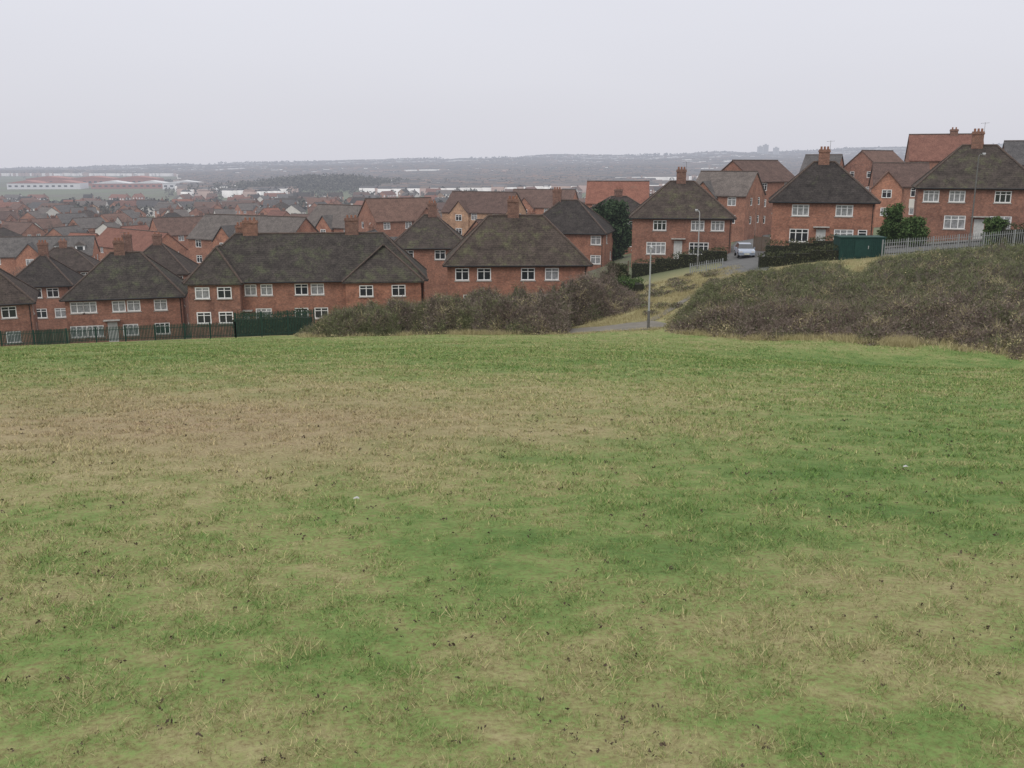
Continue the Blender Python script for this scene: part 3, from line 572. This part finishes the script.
# ---------------------------------------------------------------- repeated estate houses
protos=[]
for (W,D,wh,rise,wl,rf,rk,lab,fg,fgm) in [(7.5,7.5,5.4,2.7,'brick_o','tile_r','gable','red brick estate house with red tiled roof in the crowded rows below the hill',(),None),
  (11.5,7.5,5.4,2.7,'brick_o','tile_b','gable','wide red brick estate house with brown roof and pale gable in the crowded rows',((-3,4.2),),'render'),
  (10,7.5,5.4,2.8,'brick_o','tile_g','gable','brick estate house with grey roof in the crowded rows below the hill',((2.4,4.0),),None),
  (10,8,5.2,3.2,'brick','tile','hip','dark hip roofed brick house in the crowded rows below the hill',(),None),
  (7.5,8,5.4,2.8,'render','tile_g','gable','pale walled estate house with grey roof in the crowded rows below the hill',(),None),
  (13,7.5,5.4,2.6,'brick','tile_b','gable','gabled pair of estate houses with brown roof in the crowded rows below the hill',((-4,4.0),(4,4.0)),None)]:
    n=int(W/2.6); us=[-W/2+W*(i+.5)/n for i in range(n)]
    r=build_house('estate_house',W,D,wh,rise,rk,wl,rf,[(u,.35,1.35,1.25,2) for u in us]+[(u,2.9,1.4,1.3,2) for u in us],[(-1.5,.4,1.2,1.2,2),(1.5,.4,1.2,1.2,2),(0,2.9,1.5,1.2,2)],[(W/2-1.5,4,.9,)] if rk=='gable' else [(0,4.2,1.1)],None,1,below=2.5,fg=fg,fgm=fgm)
    tag(r,lab,'house','houses crowded in the rows below the hill: '+lab.split(' in the')[0]); protos.append([r,False,lab])
cnt=0
def place(x,y,rz):
    global cnt
    pr=protos[random.choice([0,0,1,1,2,2,2,3,4,5])]; o=pr[0] if not pr[1] else copy_tree(pr[0]); pr[1]=True
    o.location=(x,y,h1(x,y)); o.rotation_euler=(0,0,rz); cnt+=1; occ.append((x,y,6))
for Y,sp in [(140,17),(184,15.5),(210,15),(238,15),(268,15.5),(300,16),(336,17),(376,18),(420,19),(462,21)]:
    px=-60+random.uniform(0,20); amax=700 if Y<300 else 1060
    while px<amax:
        yy=Y+random.uniform(-6,6); x=(px-512)/950*yy; ok=all((x-a)**2+(yy+3-b_)**2>(c+4)**2 for a,b_,c in occ)
        if ok and random.random()<.9: place(x,yy,random.choice([0,.3,-.3,.6,-.6,.9,-.9,1.4,-1.4,1.2])+random.uniform(-.12,.12)-(px-512)/950*.5)
        px+=sp*950/Y*random.uniform(.85,1.15)
for pr in protos:
    if not pr[1]: place((250-512)/950*260,260,0)
far=[]
for vi,(W,D,wh,rise) in enumerate([(8,8,5.2,2.8),(13,8,5.2,3),(19,8,5.2,2.8)]):
    for (wl,rf,lab) in [('brick_o','tile_r','small far red roofed house in the hazy town'),('render','tile_g','small far pale walled house in the hazy town'),('brick','tile_b','small far brown roofed brick house in the hazy town'),('buff','tile','small far buff house with dark roof in the hazy town')]:
        g=G_(); facade(g,(-W/2,0),(1,0),(0,1),W,-2,wh,[]); facade(g,(W/2,0),(0,1),(-1,0),D,-2,wh,[]); facade(g,(-W/2,D),(0,-1),(1,0),D,-2,wh,[]); facade(g,(W/2,D),(-1,0),(0,-1),W,-2,wh,[])
        g.quad((W/2,0,wh),(W/2,D,wh),(W/2,D/2,wh+rise)); g.quad((-W/2,D,wh),(-W/2,0,wh),(-W/2,D/2,wh+rise))
        for i in range(int(W/3)):
            u=-W/2+1.5+3*i
            for z in (.9,3.4): g.quad((u-.7,-.02,z),(u+.7,-.02,z),(u+.7,-.02,z+1.3),(u-.7,-.02,z+1.3),m=1)
        for s in (-1,1):
            for v in (2,6): g.quad((s*(W/2+.02),v-.6,3.4),(s*(W/2+.02),v+.6,3.4),(s*(W/2+.02),v+.6,4.7),(s*(W/2+.02),v-.6,4.7),m=1)
        wm=g.mesh('wall',M[wl],M['white'] if wl!='render' else M['glass']); rg=G_(); gable_roof(rg,-W/2,W/2,0,D,wh,rise); rg.box(W/2-1.6,W/2-.7,D/2-.4,D/2+.4,wh+rise*.5,wh+rise+1.1); far.append((wm,rg.mesh('roof',M[rf]),lab))
nfar=0
for Y in [500,540,585,635,695,755,825,890]:
    px=-70+random.uniform(0,20)
    while px<1090 and nfar<290:
        yy=Y+random.uniform(-14,14); x=(px-512)/950*yy
        if random.random()<.66:
            wm,rm,lab=random.choice(far); r=empty('distant_house',(x,yy,h1(x,yy)),random.choice([0,.3,-.4,1.2,-1.1])+random.uniform(-.15,.15)); link('wall',wm,r); link('roof',rm,r); tag(r,lab,'house','far houses in the hazy town: '+lab); nfar+=1
        px+=23*950/Y*random.uniform(.7,1.2)
n=56000; e=rng.uniform(0,1,n); d=930*(5100/930)**(e**.65); a=rng.uniform(-.64,.64,n); x=a*d; y=d
y=np.round(y/38)*38+rng.normal(0,2.5,n)+sn(x,y,500,31)*60
dens=sn(x,y,420,32)+sn(x,y,150,33)*.5; k=(dens>-.75)&(y>930)&~((x/y<-.34)&(y<2400))&~((y>4500)&(dens<-.3))&~((np.abs(x+235)<105)&(np.abs(y-1180)<160)); x,y=x[k],y[k]; n=len(x)
z=H(x,y)-.2; W=rng.choice([9,14,20,28],n,p=[.35,.4,.17,.08]); th=sn(x,y,600,34)*.6+rng.choice([0,1.57],n,p=[.85,.15]); D=6.5; wh=7.4; ri=2.0
loc=np.array([[-.5,-.5,0],[.5,-.5,0],[.5,.5,0],[-.5,.5,0],[-.5,-.5,1],[.5,-.5,1],[.5,.5,1],[-.5,.5,1],[-.5,0,2],[.5,0,2]])
lx=loc[None,:,0]*W[:,None]; ly=np.repeat(loc[None,:,1]*D,n,0); lz=np.repeat(np.array([-2,-2,-2,-2,wh,wh,wh,wh,wh+ri,wh+ri])[None],n,0)
c_,s_=np.cos(th)[:,None],np.sin(th)[:,None]; V=np.stack([x[:,None]+lx*c_-ly*s_,y[:,None]+lx*s_+ly*c_,z[:,None]+lz],-1).reshape(-1,3)
q=np.array([[0,1,5,4],[1,2,6,5],[2,3,7,6],[3,0,4,7],[4,5,9,8],[6,7,8,9]])
Fc=(q[None]+np.arange(n)[:,None,None]*10).reshape(-1,4); mi=np.tile([1,1,1,1,0,0],n)
me=npmesh('distant_town',V,Fc,[M['froof'],M['fwall']],{'rnd':np.repeat(rng.uniform(0,1,n),10)},mi)
o=link('distant_town',me); tag(o,'hazy mass of tiny roofs of the far town','town',None,'stuff')
def woods(x,y,hh,name,label,k=26,sz=1.5,mat='wood_far'):
    n=len(x); z=H(x,y); c=rng.normal(size=(n,k,3)); c/=np.linalg.norm(c,axis=2)[...,None]; c*=rng.uniform(.55,1,(n,k,1))
    hh=hh[:,None]; Pt=np.stack([x[:,None]+c[...,0]*hh*.42,y[:,None]+c[...,1]*hh*.42,z[:,None]+hh*.52+c[...,2]*hh*.48],-1).reshape(-1,3)
    o=link(name,leaves(name,Pt,np.repeat(hh*.12*sz,k,1).ravel(),[M[mat]])); tag(o,label,'woodland',None,'stuff')
n=6000; d=480*(4800/480)**rng.uniform(0,1,n); a=rng.uniform(-.66,.66,n); x=a*d; y=d; k=((sn(x,y,300,41)+sn(x,y,90,42))>np.where(y>1500,.75,.15))&~((x/y<-.34)&(y>900)&(y<2000)); x,y=x[k],y[k]
woods(x,y,rng.uniform(5,8.5,len(x)),'town_trees','bare grey brown trees scattered through the far town')
n=2400; y=5000+rng.uniform(0,400,n); x=rng.uniform(-.66,.66,n)*y; k=sn(x,y,700,43)>-.6; woods(x[k],y[k],rng.uniform(9,16,k.sum()),'ridge_woodland','hazy line of woods along the horizon ridge',20,1.8)
n=900; x=rng.normal(-235,55,n)*1.0; y=rng.normal(1150,65,n); woods(x,y,rng.uniform(7,13,n),'hillside_wood','bare wood left of centre in the far valley',30,1.1)
n=300; t=rng.uniform(0,1,n); x=-760+t*380; y=1560+rng.normal(0,18,n); woods(x,y,rng.uniform(6,10,n),'works_trees','dark tree belt behind the far factory sheds')
# ---------------------------------------------------------------- factory and towers
def shed(x,y,W,D,h,n,wm,rm,label):
    z=h1(x,y)-1; r=empty('factory_shed',(x,y,z),R(8)); g=G_(); g.box(-W/2,W/2,0,D,-3,h)
    g.obj('wall',M[wm],r); b_=G_()
    for i in range(n):
        xa,xb=-W/2+W*i/n,-W/2+W*(i+1)/n; xm=(xa+xb)/2; za,zb=h+.05,h+4
        b_.quad((xa,-.5,za),(xb,-.5,za),(xm,-.5,zb)); b_.quad((xa,-.5,za),(xm,-.5,zb),(xm,D,zb),(xa,D,za)); b_.quad((xm,-.5,zb),(xb,-.5,za),(xb,D,za),(xm,D,zb))
    b_.obj('roof',M[rm],r); w=G_()
    for i in range(int(W/8)): w.box(-W/2+2+i*8,-W/2+6+i*8,-.15,-.01,h*.45,h*.7)
    w.obj('window',M['glass'],r); tag(r,label,'factory')
shed(-642,1330,95,40,9,2,'clad_w','clad_r','long white factory shed with red roofs in the far left valley')
shed(-535,1360,105,40,8,2,'clad_r','clad_w','red factory shed in the far left valley, middle of the works')
shed(-450,1330,56,30,9,1,'clad_w','clad_w','pale white factory shed at the right end of the far works')
shed(-640,1480,190,50,12,3,'clad_r','clad_r','long red factory building behind the other far works')
for (x,y,hh,lab) in [(1055,4150,44,'left hazy tower block on the horizon'),(1085,4180,52,'middle and tallest hazy tower block on the horizon'),(1125,4160,40,'right hazy tower block on the horizon')]:
    z=h1(x,y); r=empty('tower_block',(x,y,z)); g=G_(); g.box(-11,11,0,16,-3,hh); g.box(-4,4,4,12,hh,hh+4); g.obj('wall',M['clad_w'],r); w=G_()
    for k in range(int(hh/3)):
        for q in range(4): w.box(-8+q*4.2,-5.5+q*4.2,-.2,-.01,1+k*3,2.6+k*3)
    w.obj('window_rows',M['net'],r); tag(r,lab,'tower block')
# ---------------------------------------------------------------- trees and hedges
def bare_tree(seed,h=9):
    r=np.random.default_rng(seed); g=G_(); g.tube((0,0,-.5),(0,0,h*.35),.2,.14,7); tips=[]
    for k in range(9):
        th=k*2.4; e=Vector((math.cos(th)*h*.25*r.uniform(.6,1.1),math.sin(th)*h*.25*r.uniform(.6,1.1),h*r.uniform(.6,.95))); s=Vector((0,0,h*r.uniform(.22,.36))); m=s.lerp(e,.5)+Vector((0,0,-.02*h)); g.tube(s,m,.09,.06,5,0,False); g.tube(m,e,.06,.02,5,0,False); tips+=[m,e,s.lerp(e,.75)]
    n=1500; T0=np.array(tips)[r.integers(0,len(tips),n)]+r.normal(0,.045*h,(n,3)); d=T0-np.array([0,0,h*.4])+r.normal(0,.12*h,(n,3)); d/=np.linalg.norm(d,axis=1)[:,None]; L=r.uniform(.3,1.1,(n,1))*h*.09; s=np.cross(d,r.normal(size=(n,3))); s/=np.linalg.norm(s,axis=1)[:,None]; s*=.022
    V=np.stack([T0-s,T0+s,T0+d*L],1).reshape(-1,3); return g.mesh('trunk',M['bark']),npmesh('crown',V,np.arange(3*n).reshape(n,3),[M['twig']],{'rnd':np.repeat(r.uniform(0,1,n),3)})
def ever_tree(seed,h,w,mat='ever',ls=.13,n=6500):
    r=np.random.default_rng(seed); g=G_(); g.tube((0,0,-.5),(0,0,h*.7),.18,.06,7); K=60; t=r.uniform(.08,1,K)
    rr=w/2*np.sqrt(np.clip(1-(1.5*(t-.42))**2,.05,1)); th=r.uniform(0,6.28,K)
    q=r.uniform(.1,.8,K); C=np.stack([np.cos(th)*rr*q,np.sin(th)*rr*q,t*h*.88],1); ci=r.integers(0,K,n); d=r.normal(size=(n,3)); d/=np.linalg.norm(d,axis=1)[:,None]; Pt=C[ci]+d*(w*.15)*r.uniform(.4,1.15,(n,1)); Pt[:,2]=np.maximum(Pt[:,2],.1)
    return g.mesh('trunk',M['bark']),leaves('crown',Pt,ls,[M[mat]],r=r)
def put_tree(name,ms,px,Y,label,cat,group=None,s=1,dz=0):
    x=(px-512)/950*Y; r=empty(name,(x,Y,h1(x,Y)+dz),random.uniform(0,6)); r.scale=(s,s,s); link('trunk',ms[0],r); link('crown',ms[1],r); tag(r,label,cat,group); return r
put_tree('evergreen_tree',ever_tree(1,8.6,6.4,'ever',.24,12000),611,133,'broad dark evergreen tree between the central house and the house left of the road','tree')
put_tree('garden_tree',ever_tree(3,4.4,3.2,'hedge_g'),889,97,'tall rounded green shrub at the right corner of the house right of the road','tree')
put_tree('garden_shrub',ever_tree(4,2.8,3.2,'hedge_g'),908,95,'rounded green shrub left of the rightmost house','shrub')
put_tree('garden_shrub',ever_tree(5,2.6,2.8,'hedge_g'),990,91.5,'green shrub in front of the rightmost house, right of its door','shrub')
put_tree('garden_shrub',ever_tree(6,2.4,2.2,'hedge'),436,88,'small dark shrub between the long terrace and the central house','shrub')
put_tree('garden_shrub',ever_tree(7,2.4,3,'hedge'),616,99,'bushy dark shrub left of the hedge before the house left of the road','shrub')
tb=[bare_tree(s) for s in (11,12,13,14)]
for px,Y,s,lab in [(598,86,.36,'leafless shrub at the right end of the left bramble thicket'),(578,84,.34,'leafless shrub rising from the left bramble thicket, second from its right end'),(608,92,.42,'taller leafless shrub behind the right end of the left bramble thicket'),(548,86,.33,'small leafless shrub below the right corner of the central house')]:
    put_tree('bare_shrub',tb[int(px)%4],px,Y,lab,'shrub',None,s)
k=0
for px,Y,s in [(20,150,.8),(75,200,1),(150,165,.7),(205,190,.9),(290,210,1),(340,240,1),(368,150,.7),(415,230,1),(480,235,1.1),(540,240,1),(575,190,.9),(655,230,1.1),(672,160,.9),(760,200,1),(60,300,1),(130,290,1.1),(190,330,1.1),(250,300,1),(330,350,1.2),(400,330,1.1),(455,380,1.2),(520,350,1.1),(600,330,1.2),(660,380,1.2),(30,400,1.2),(110,420,1.2),(280,430,1.3),(370,450,1.3),(560,430,1.2),(840,240,1.2),(855,230,1.1),(895,230,1.1)]:
    put_tree('bare_tree',tb[k%4],px,Y,'leafless tree standing among the estate houses','tree','leafless trees among the estate houses',s*.85); k+=1
def hedge(px0,Y0,px1,Y1,h,w,mat,label,name='hedge',cat='hedge',dens=260):
    a=Vector(((px0-512)/950*Y0,Y0,0)); b_=Vector(((px1-512)/950*Y1,Y1,0)); L=(b_-a).length; d=(b_-a)/L; nn=Vector((-d.y,d.x,0)); n=int(L*dens*(h+w)/2)
    s=rng.uniform(0,L,n); q=rng.uniform(-1,1,n); side=rng.uniform(0,1,n)<w/(w+2*h)
    off=np.where(side,q*w/2,np.sign(q)*w/2); zz=np.where(side,h,rng.uniform(0,h,n)); X_=a.x+d.x*s+nn.x*off; Y_=a.y+d.y*s+nn.y*off
    zz=zz*(1+.1*np.sin(s*1.3)+.08*np.sin(s*3.1)); Z_=H(X_,Y_)+zz; Pt=np.stack([X_,Y_,Z_],1)+rng.normal(0,.1,(n,3))
    cx=(a.x+b_.x)/2;cy=(a.y+b_.y)/2; org=Vector((cx,cy,h1(cx,cy))); Pt-=np.array(org)
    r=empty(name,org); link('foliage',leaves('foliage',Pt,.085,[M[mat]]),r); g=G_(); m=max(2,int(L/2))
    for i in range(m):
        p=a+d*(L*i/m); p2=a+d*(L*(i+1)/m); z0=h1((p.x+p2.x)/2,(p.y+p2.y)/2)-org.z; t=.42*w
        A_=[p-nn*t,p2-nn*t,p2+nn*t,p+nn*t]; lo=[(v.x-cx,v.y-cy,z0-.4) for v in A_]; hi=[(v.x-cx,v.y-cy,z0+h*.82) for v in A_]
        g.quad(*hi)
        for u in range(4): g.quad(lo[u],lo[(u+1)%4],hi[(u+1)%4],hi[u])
    g.obj('shade_core',M['hcore'],r); tag(r,label,cat); return r  # dark solid boxes filling the hedge, their colour standing for shade between leaves
hedge(632,102,726,99.5,1.5,1.0,'hedge','dark trimmed hedge before the house left of the road')
hedge(758,90.2,836,89.4,1.15,.9,'hedge','low dark hedge on the near side of the street, left of the green container')
hedge(764,96.6,834,94.9,1.5,.9,'hedge','dark trimmed hedge before the house right of the road')
hedge(888,97.2,918,96.4,1.3,1.0,'hedge_g','green hedge at the left front corner of the rightmost house')
hedge(996,90.6,1060,90.2,1.7,1.0,'hedge','tall dark hedge before the right end of the rightmost house')
hedge(232,84,308,82.5,1.9,1.0,'hedge','dark hedge behind the tall green fence, before the long terrace')
hedge(618,97,640,90,1.0,1.0,'hedge_g','greenish hedge running down beside the path bank')
# ---------------------------------------------------------------- fences
def fence(pts,h,mat,label,sp=2.4,pale=.16,pw=.033):
    P2=[Vector(((p-512)/950*Y,Y,0)) for p,Y in pts]; Q=[]
    for a,b_ in zip(P2,P2[1:]):
        n=max(1,round((b_-a).length/sp)); Q+=[a.lerp(b_,k/n) for k in range(n)]
    Q.append(P2[-1]); Q=[Vector((q.x,q.y,gz(q.x,q.y))) for q in Q]; o=Q[len(Q)//2].copy(); r=empty('palisade_fence',o)
    for q in Q:
        g=G_(); g.box(-.05,.05,-.05,.05,-.5,h+.02); g.obj('post',mat,r,q-o)
    for a,b_ in zip(Q,Q[1:]):
        g=G_(); L=(b_-a); n=max(1,int(L.length/pale)); dirn=Vector((L.x,L.y,0)).normalized(); nn=Vector((dirn.y,-dirn.x,0))
        if nn.y>0: nn=-nn
        for k in range(1,n):
            p=L*(k/n)+nn*.07; w=dirn*pw; g.quad(p-w+Vector((0,0,.08)),p+w+Vector((0,0,.08)),p+w+Vector((0,0,h-.08)),p+Vector((0,0,h+.05)),p-w+Vector((0,0,h-.08)))
        for z in (.25,h-.3): s=Vector((0,0,z)); g.tube(s,L+s,.03,.03,4)
        g.obj('panel',mat,r,a-o)
    tag(r,label,'fence'); return r
fence([(880,87.4),(930,87.2),(980,87.4),(1040,88),(1120,89.6)],1.65,M['fmetal'],'grey metal palisade fence between the right brambles and the street',2.6,.2,.033)
fence([(-40,80.5),(60,80),(180,79.2),(232,78.6)],1.35,M['fence_green'],'low dark green palisade fence along the left edge of the meadow',2.6,.13,.04)
fence([(232,78.6),(312,77.4)],2.1,M['fence_green'],'taller dark green palisade fence section before the long terrace',2.6,.13,.04)
fence([(690,93),(722,92.2)],1.1,M['fmetal'],'short grey railing at the end of the road, left side',1.6,.2)
def plank(px0,Y0,px1,Y1,h,label):
    a=Vector(((px0-512)/950*Y0,Y0,0)); b_=Vector(((px1-512)/950*Y1,Y1,0)); n=max(1,round((b_-a).length/1.8)); r=empty('garden_fence',(a.x,a.y,h1(a.x,a.y))); o=r.location.copy()
    for k in range(n+1):
        p=a.lerp(b_,k/n); z=h1(p.x,p.y)-o.z; g=G_(); g.box(-.05,.05,-.05,.05,-.5,h+.08); g.obj('post',M['wood'],r,(p.x-a.x,p.y-a.y,z))
        if k<n:
            p2=a.lerp(b_,(k+1)/n); d=p2-p; g=G_()
            for q in range(12): s=d*((q+.06)/12); e=d*((q+.94)/12); g.quad(s+Vector((0,-.02*(q%2),.03)),e+Vector((0,-.02*(q%2),.03)),e+Vector((0,-.02*(q%2),h)),s+Vector((0,-.02*(q%2),h)))
            g.obj('panel',M['wood'],r,(p.x-a.x,p.y-a.y,z))
    tag(r,label,'fence')
plank(430,92,445,90,1.7,'wooden panel fence in the gap right of the long terrace')
plank(752,108,768,104,1.7,'wooden panel fence beside the road beyond the car')
plank(882,100,912,99,1.6,'wooden panel fence between the two rightmost hipped houses')
plank(28,95,60,96,1.6,'wooden panel fence left of the detached block')
plank(594,98,628,104,1.6,'wooden panel fence left of the house left of the road')
# ---------------------------------------------------------------- green container
x=(860-512)/950*88.6; r=empty('storage_container',(x,88.6,gz(x,88.6)+.02),R(-3)); g=G_()
W,D,h=4.1,2.2,1.85; g.box(-W/2,W/2,0,D,-.3,h)
for k in range(22):
    u=-W/2+.12+k*(W-.24)/22; g.box(u,u+.09,-.035,-.002,.12,h-.14)
g.obj('body',M['green_paint'],r); q=G_(); q.box(-W/2-.06,W/2+.06,-.08,D+.06,h+.003,h+.1); q.obj('lid',M['green_paint'],r)
q=G_(); q.box(-.7,.7,-.06,-.038,.15,h-.2); d=q.obj('door',M['green_paint'],r); q=G_(); q.box(.5,.56,-.1,-.062,.85,1.15); q.obj('handle',M['metal'],d)
tag(r,'dark green ribbed metal container on the street edge behind the right brambles','container')
# ---------------------------------------------------------------- lamps
def lamp(px,Y,h,label,mat,arm=.7,rz=0,thick=1):
    x=(px-512)/950*Y; r=empty('street_lamp',(x,Y,gz(x,Y)),rz)
    g=G_(); g.tube((0,0,-.3),(0,0,1.3),.11*thick,.10*thick,10); g.obj('base_section',M['darkmetal'],r)
    g=G_(); g.tube((0,0,1.3),(0,0,h-.25),.075*thick,.05*thick,10); g.obj('post',mat,r)
    g=G_(); g.tube((0,0,h-.25),(arm*.4,0,h-.02),.035,.03,8); g.tube((arm*.4,0,h-.02),(arm,0,h),.03,.028,8); g.obj('bracket',mat,r)
    g=G_(); a=[(arm-.05,.07),(arm+.1,.13),(arm+.5,.14),(arm+.68,.07)]
    for (u,w),(u2,w2) in zip(a,a[1:]):
        g.quad((u,-w,h),(u2,-w2,h),(u2,-w2*.5,h+.12),(u,-w*.5,h+.12)); g.quad((u2,w2,h),(u,w,h),(u,w*.5,h+.12),(u2,w2*.5,h+.12)); g.quad((u,-w*.5,h+.12),(u2,-w2*.5,h+.12),(u2,w2*.5,h+.12),(u,w*.5,h+.12))
    q=g.obj('lantern',M['metal'],r); g=G_(); g.box(arm+.08,arm+.5,-.11,.11,h-.09,h-.004); g.obj('lens',M['lens'],q); tag(r,label,'street lamp','street lamps beside the path and street')
lamp(650,67.6,5.75,'slim street lamp alone beside the path, against the grass bank',M['metal'],.25,R(80),.95)
lamp(697,96.5,5.8,'thin grey street lamp before the house left of the road',M['metal'],.5,R(100),.9)
lamp(966,91,8.6,'tall street lamp before the rightmost house, rising above its roof',M['darkmetal'],.6,R(40))
lamp(1012,140,8,'distant street lamp beyond the rightmost roof',M['metal'],.6,R(10))
lamp(752,140,6.5,'far street lamp up the road by the three storey house',M['metal'],.6,R(180))
# ---------------------------------------------------------------- car
def car(px,Y,rz,paint,label):
    x=(px-512)/950*Y; r=empty('parked_car',(x,Y,gz(x,Y)+.07),rz)
    prof=[(-2.0,.35),(-2.05,.62),(-1.98,.82),(-1.15,.95),(-.55,1.38),(.75,1.44),(1.55,1.0),(2.0,.92),(2.05,.6),(2.0,.35)]
    g=G_(); ws=[.80,.84,.82,.82,.62,.62,.80,.80,.84,.80]; n=len(prof)
    Lf=[(-w,p[0],p[1]) for p,w in zip(prof,ws)]; Rt=[(w,p[0],p[1]) for p,w in zip(prof,ws)]
    body=[0,1,2,3,6,7,8,9]
    g.quad(*[Lf[i] for i in body][::-1]); g.quad(*[Rt[i] for i in body])
    for i in range(n):
        j=(i+1)%n; g.quad(Lf[i],Rt[i],Rt[j],Lf[j],m=1 if i in (3,5) else 0)
    g.quad(Lf[6],Lf[5],Lf[4],Lf[3],m=1); g.quad(Rt[3],Rt[4],Rt[5],Rt[6],m=1)
    for s in (-1,1): g.quad((s*.74,.05,1.0),(s*.74,.15,1.0),(s*.645,.15,1.42),(s*.645,.05,1.42))
    g.obj('body',[paint,M['glass']],r)
    for s in (-1,1):
        for y in (-1.3,1.28):
            w=G_(); w.tube((s*.68,y,.32),(s*.86,y,.32),.32,.32,16); o=w.obj('wheel',M['tyre'],r); q=G_(); q.tube((s*.861,y,.32),(s*.875,y,.32),.2,.18,12); q.obj('rim',M['rim'],o)
        w=G_(); w.box(s*.6-.16,s*.6+.16,-2.08,-2.03,.62,.78); w.obj('headlight',M['headlamp'],r)
        w=G_(); w.box(s*.92-.06,s*.92+.06,-.8,-.62,.92,1.06); w.obj('wing_mirror',paint,r)
    w=G_(); w.box(-.26,.26,-2.085,-2.055,.42,.54); w.obj('number_plate',M['plate'],r); tag(r,label,'car')
car(743,101,R(-6),M['car_s'],'pale silver blue car parked nose forward on the road between the hedges')
# litter
for px,py,lab in [(905,470,'tiny white scrap of paper lying in the right side of the meadow'),(356,503,'tiny white scrap of paper lying left of centre in the meadow')]:
    s=slope(py); Ys=np.arange(3,60,.05); zz=H(wk(px,py)*Ys,Ys); Y=float(Ys[np.argmin(np.abs(zz-s*Ys))])
    x=wx(px,py,Y); g=G_(); g.quad((-.02,-.013,.03),(.007,-.016,.038),(.009,.016,.045),(-.02,.013,.033)); g.quad((.007,-.016,.038),(.03,-.007,.03),(.026,.016,.033),(.009,.016,.045)); o=g.obj('paper_scrap',M['paper'],None,(x,Y,h1(x,Y)+.008)); tag(o,lab,'litter')
# ---------------------------------------------------------------- light
w=bpy.data.worlds.new('World'); bpy.context.scene.world=w; w.use_nodes=True; nt=w.node_tree; nt.nodes.clear()
sky=nd(nt,'ShaderNodeTexSky',sky_type='NISHITA'); sky.sun_disc=False; sky.sun_elevation=R(38); sky.sun_rotation=R(150); sky.dust_density=3
tc=nd(nt,'ShaderNodeTexCoord'); sp=nd(nt,'ShaderNodeSeparateXYZ'); nt.links.new(tc.outputs['Generated'],sp.inputs[0])
rp=nd(nt,'ShaderNodeValToRGB'); nt.links.new(sp.outputs[2],rp.inputs[0]); e=rp.color_ramp.elements; e[0].position=0; e[0].color=(.385,.385,.42,1); e[1].position=1; e[1].color=(.98,.97,.97,1)
q=e.new(.17); q.color=(.44,.443,.48,1); q=e.new(.05); q.color=(.402,.402,.435,1)
ml=nd(nt,'ShaderNodeVectorMath',operation='SCALE'); nt.links.new(rp.outputs[0],ml.inputs[0]); ml.inputs['Scale'].default_value=18
mp=nd(nt,'ShaderNodeMapping'); mp.inputs['Scale'].default_value=(1,1,5); nt.links.new(tc.outputs['Generated'],mp.inputs[0]); nz=nd(nt,'ShaderNodeTexNoise'); nz.inputs['Scale'].default_value=1.6; nz.inputs['Detail'].default_value=3; nt.links.new(mp.outputs[0],nz.inputs['Vector'])
r2=nd(nt,'ShaderNodeValToRGB'); nt.links.new(nz.outputs['Fac'],r2.inputs[0]); r2.color_ramp.elements[0].position=.3; r2.color_ramp.elements[0].color=(.96,.96,.965,1); r2.color_ramp.elements[1].position=.7; r2.color_ramp.elements[1].color=(1.0,1.0,1.0,1)
m5=nd(nt,'ShaderNodeMix',data_type='RGBA',blend_type='MULTIPLY'); m5.inputs[0].default_value=1; nt.links.new(ml.outputs[0],m5.inputs[6]); nt.links.new(r2.outputs[0],m5.inputs[7])
m6=nd(nt,'ShaderNodeMix',data_type='RGBA'); m6.inputs[0].default_value=.96; nt.links.new(sky.outputs[0],m6.inputs[6]); nt.links.new(m5.outputs[2],m6.inputs[7])
bg=nd(nt,'ShaderNodeBackground'); bg.inputs[1].default_value=.1; nt.links.new(m6.outputs[2],bg.inputs[0]); ow=nd(nt,'ShaderNodeOutputWorld'); nt.links.new(bg.outputs[0],ow.inputs[0])
sl=bpy.data.lights.new('sun','SUN'); sl.energy=.8; sl.angle=R(20); sl.color=(1,.96,.9); so=bpy.data.objects.new('sun',sl); col.objects.link(so); so.rotation_euler=(R(48),0,R(-25))
vs=bpy.context.scene.view_settings; vs.view_transform='Standard'; vs.look='None'; vs.exposure=0
print('estate',cnt,'far',nfar)
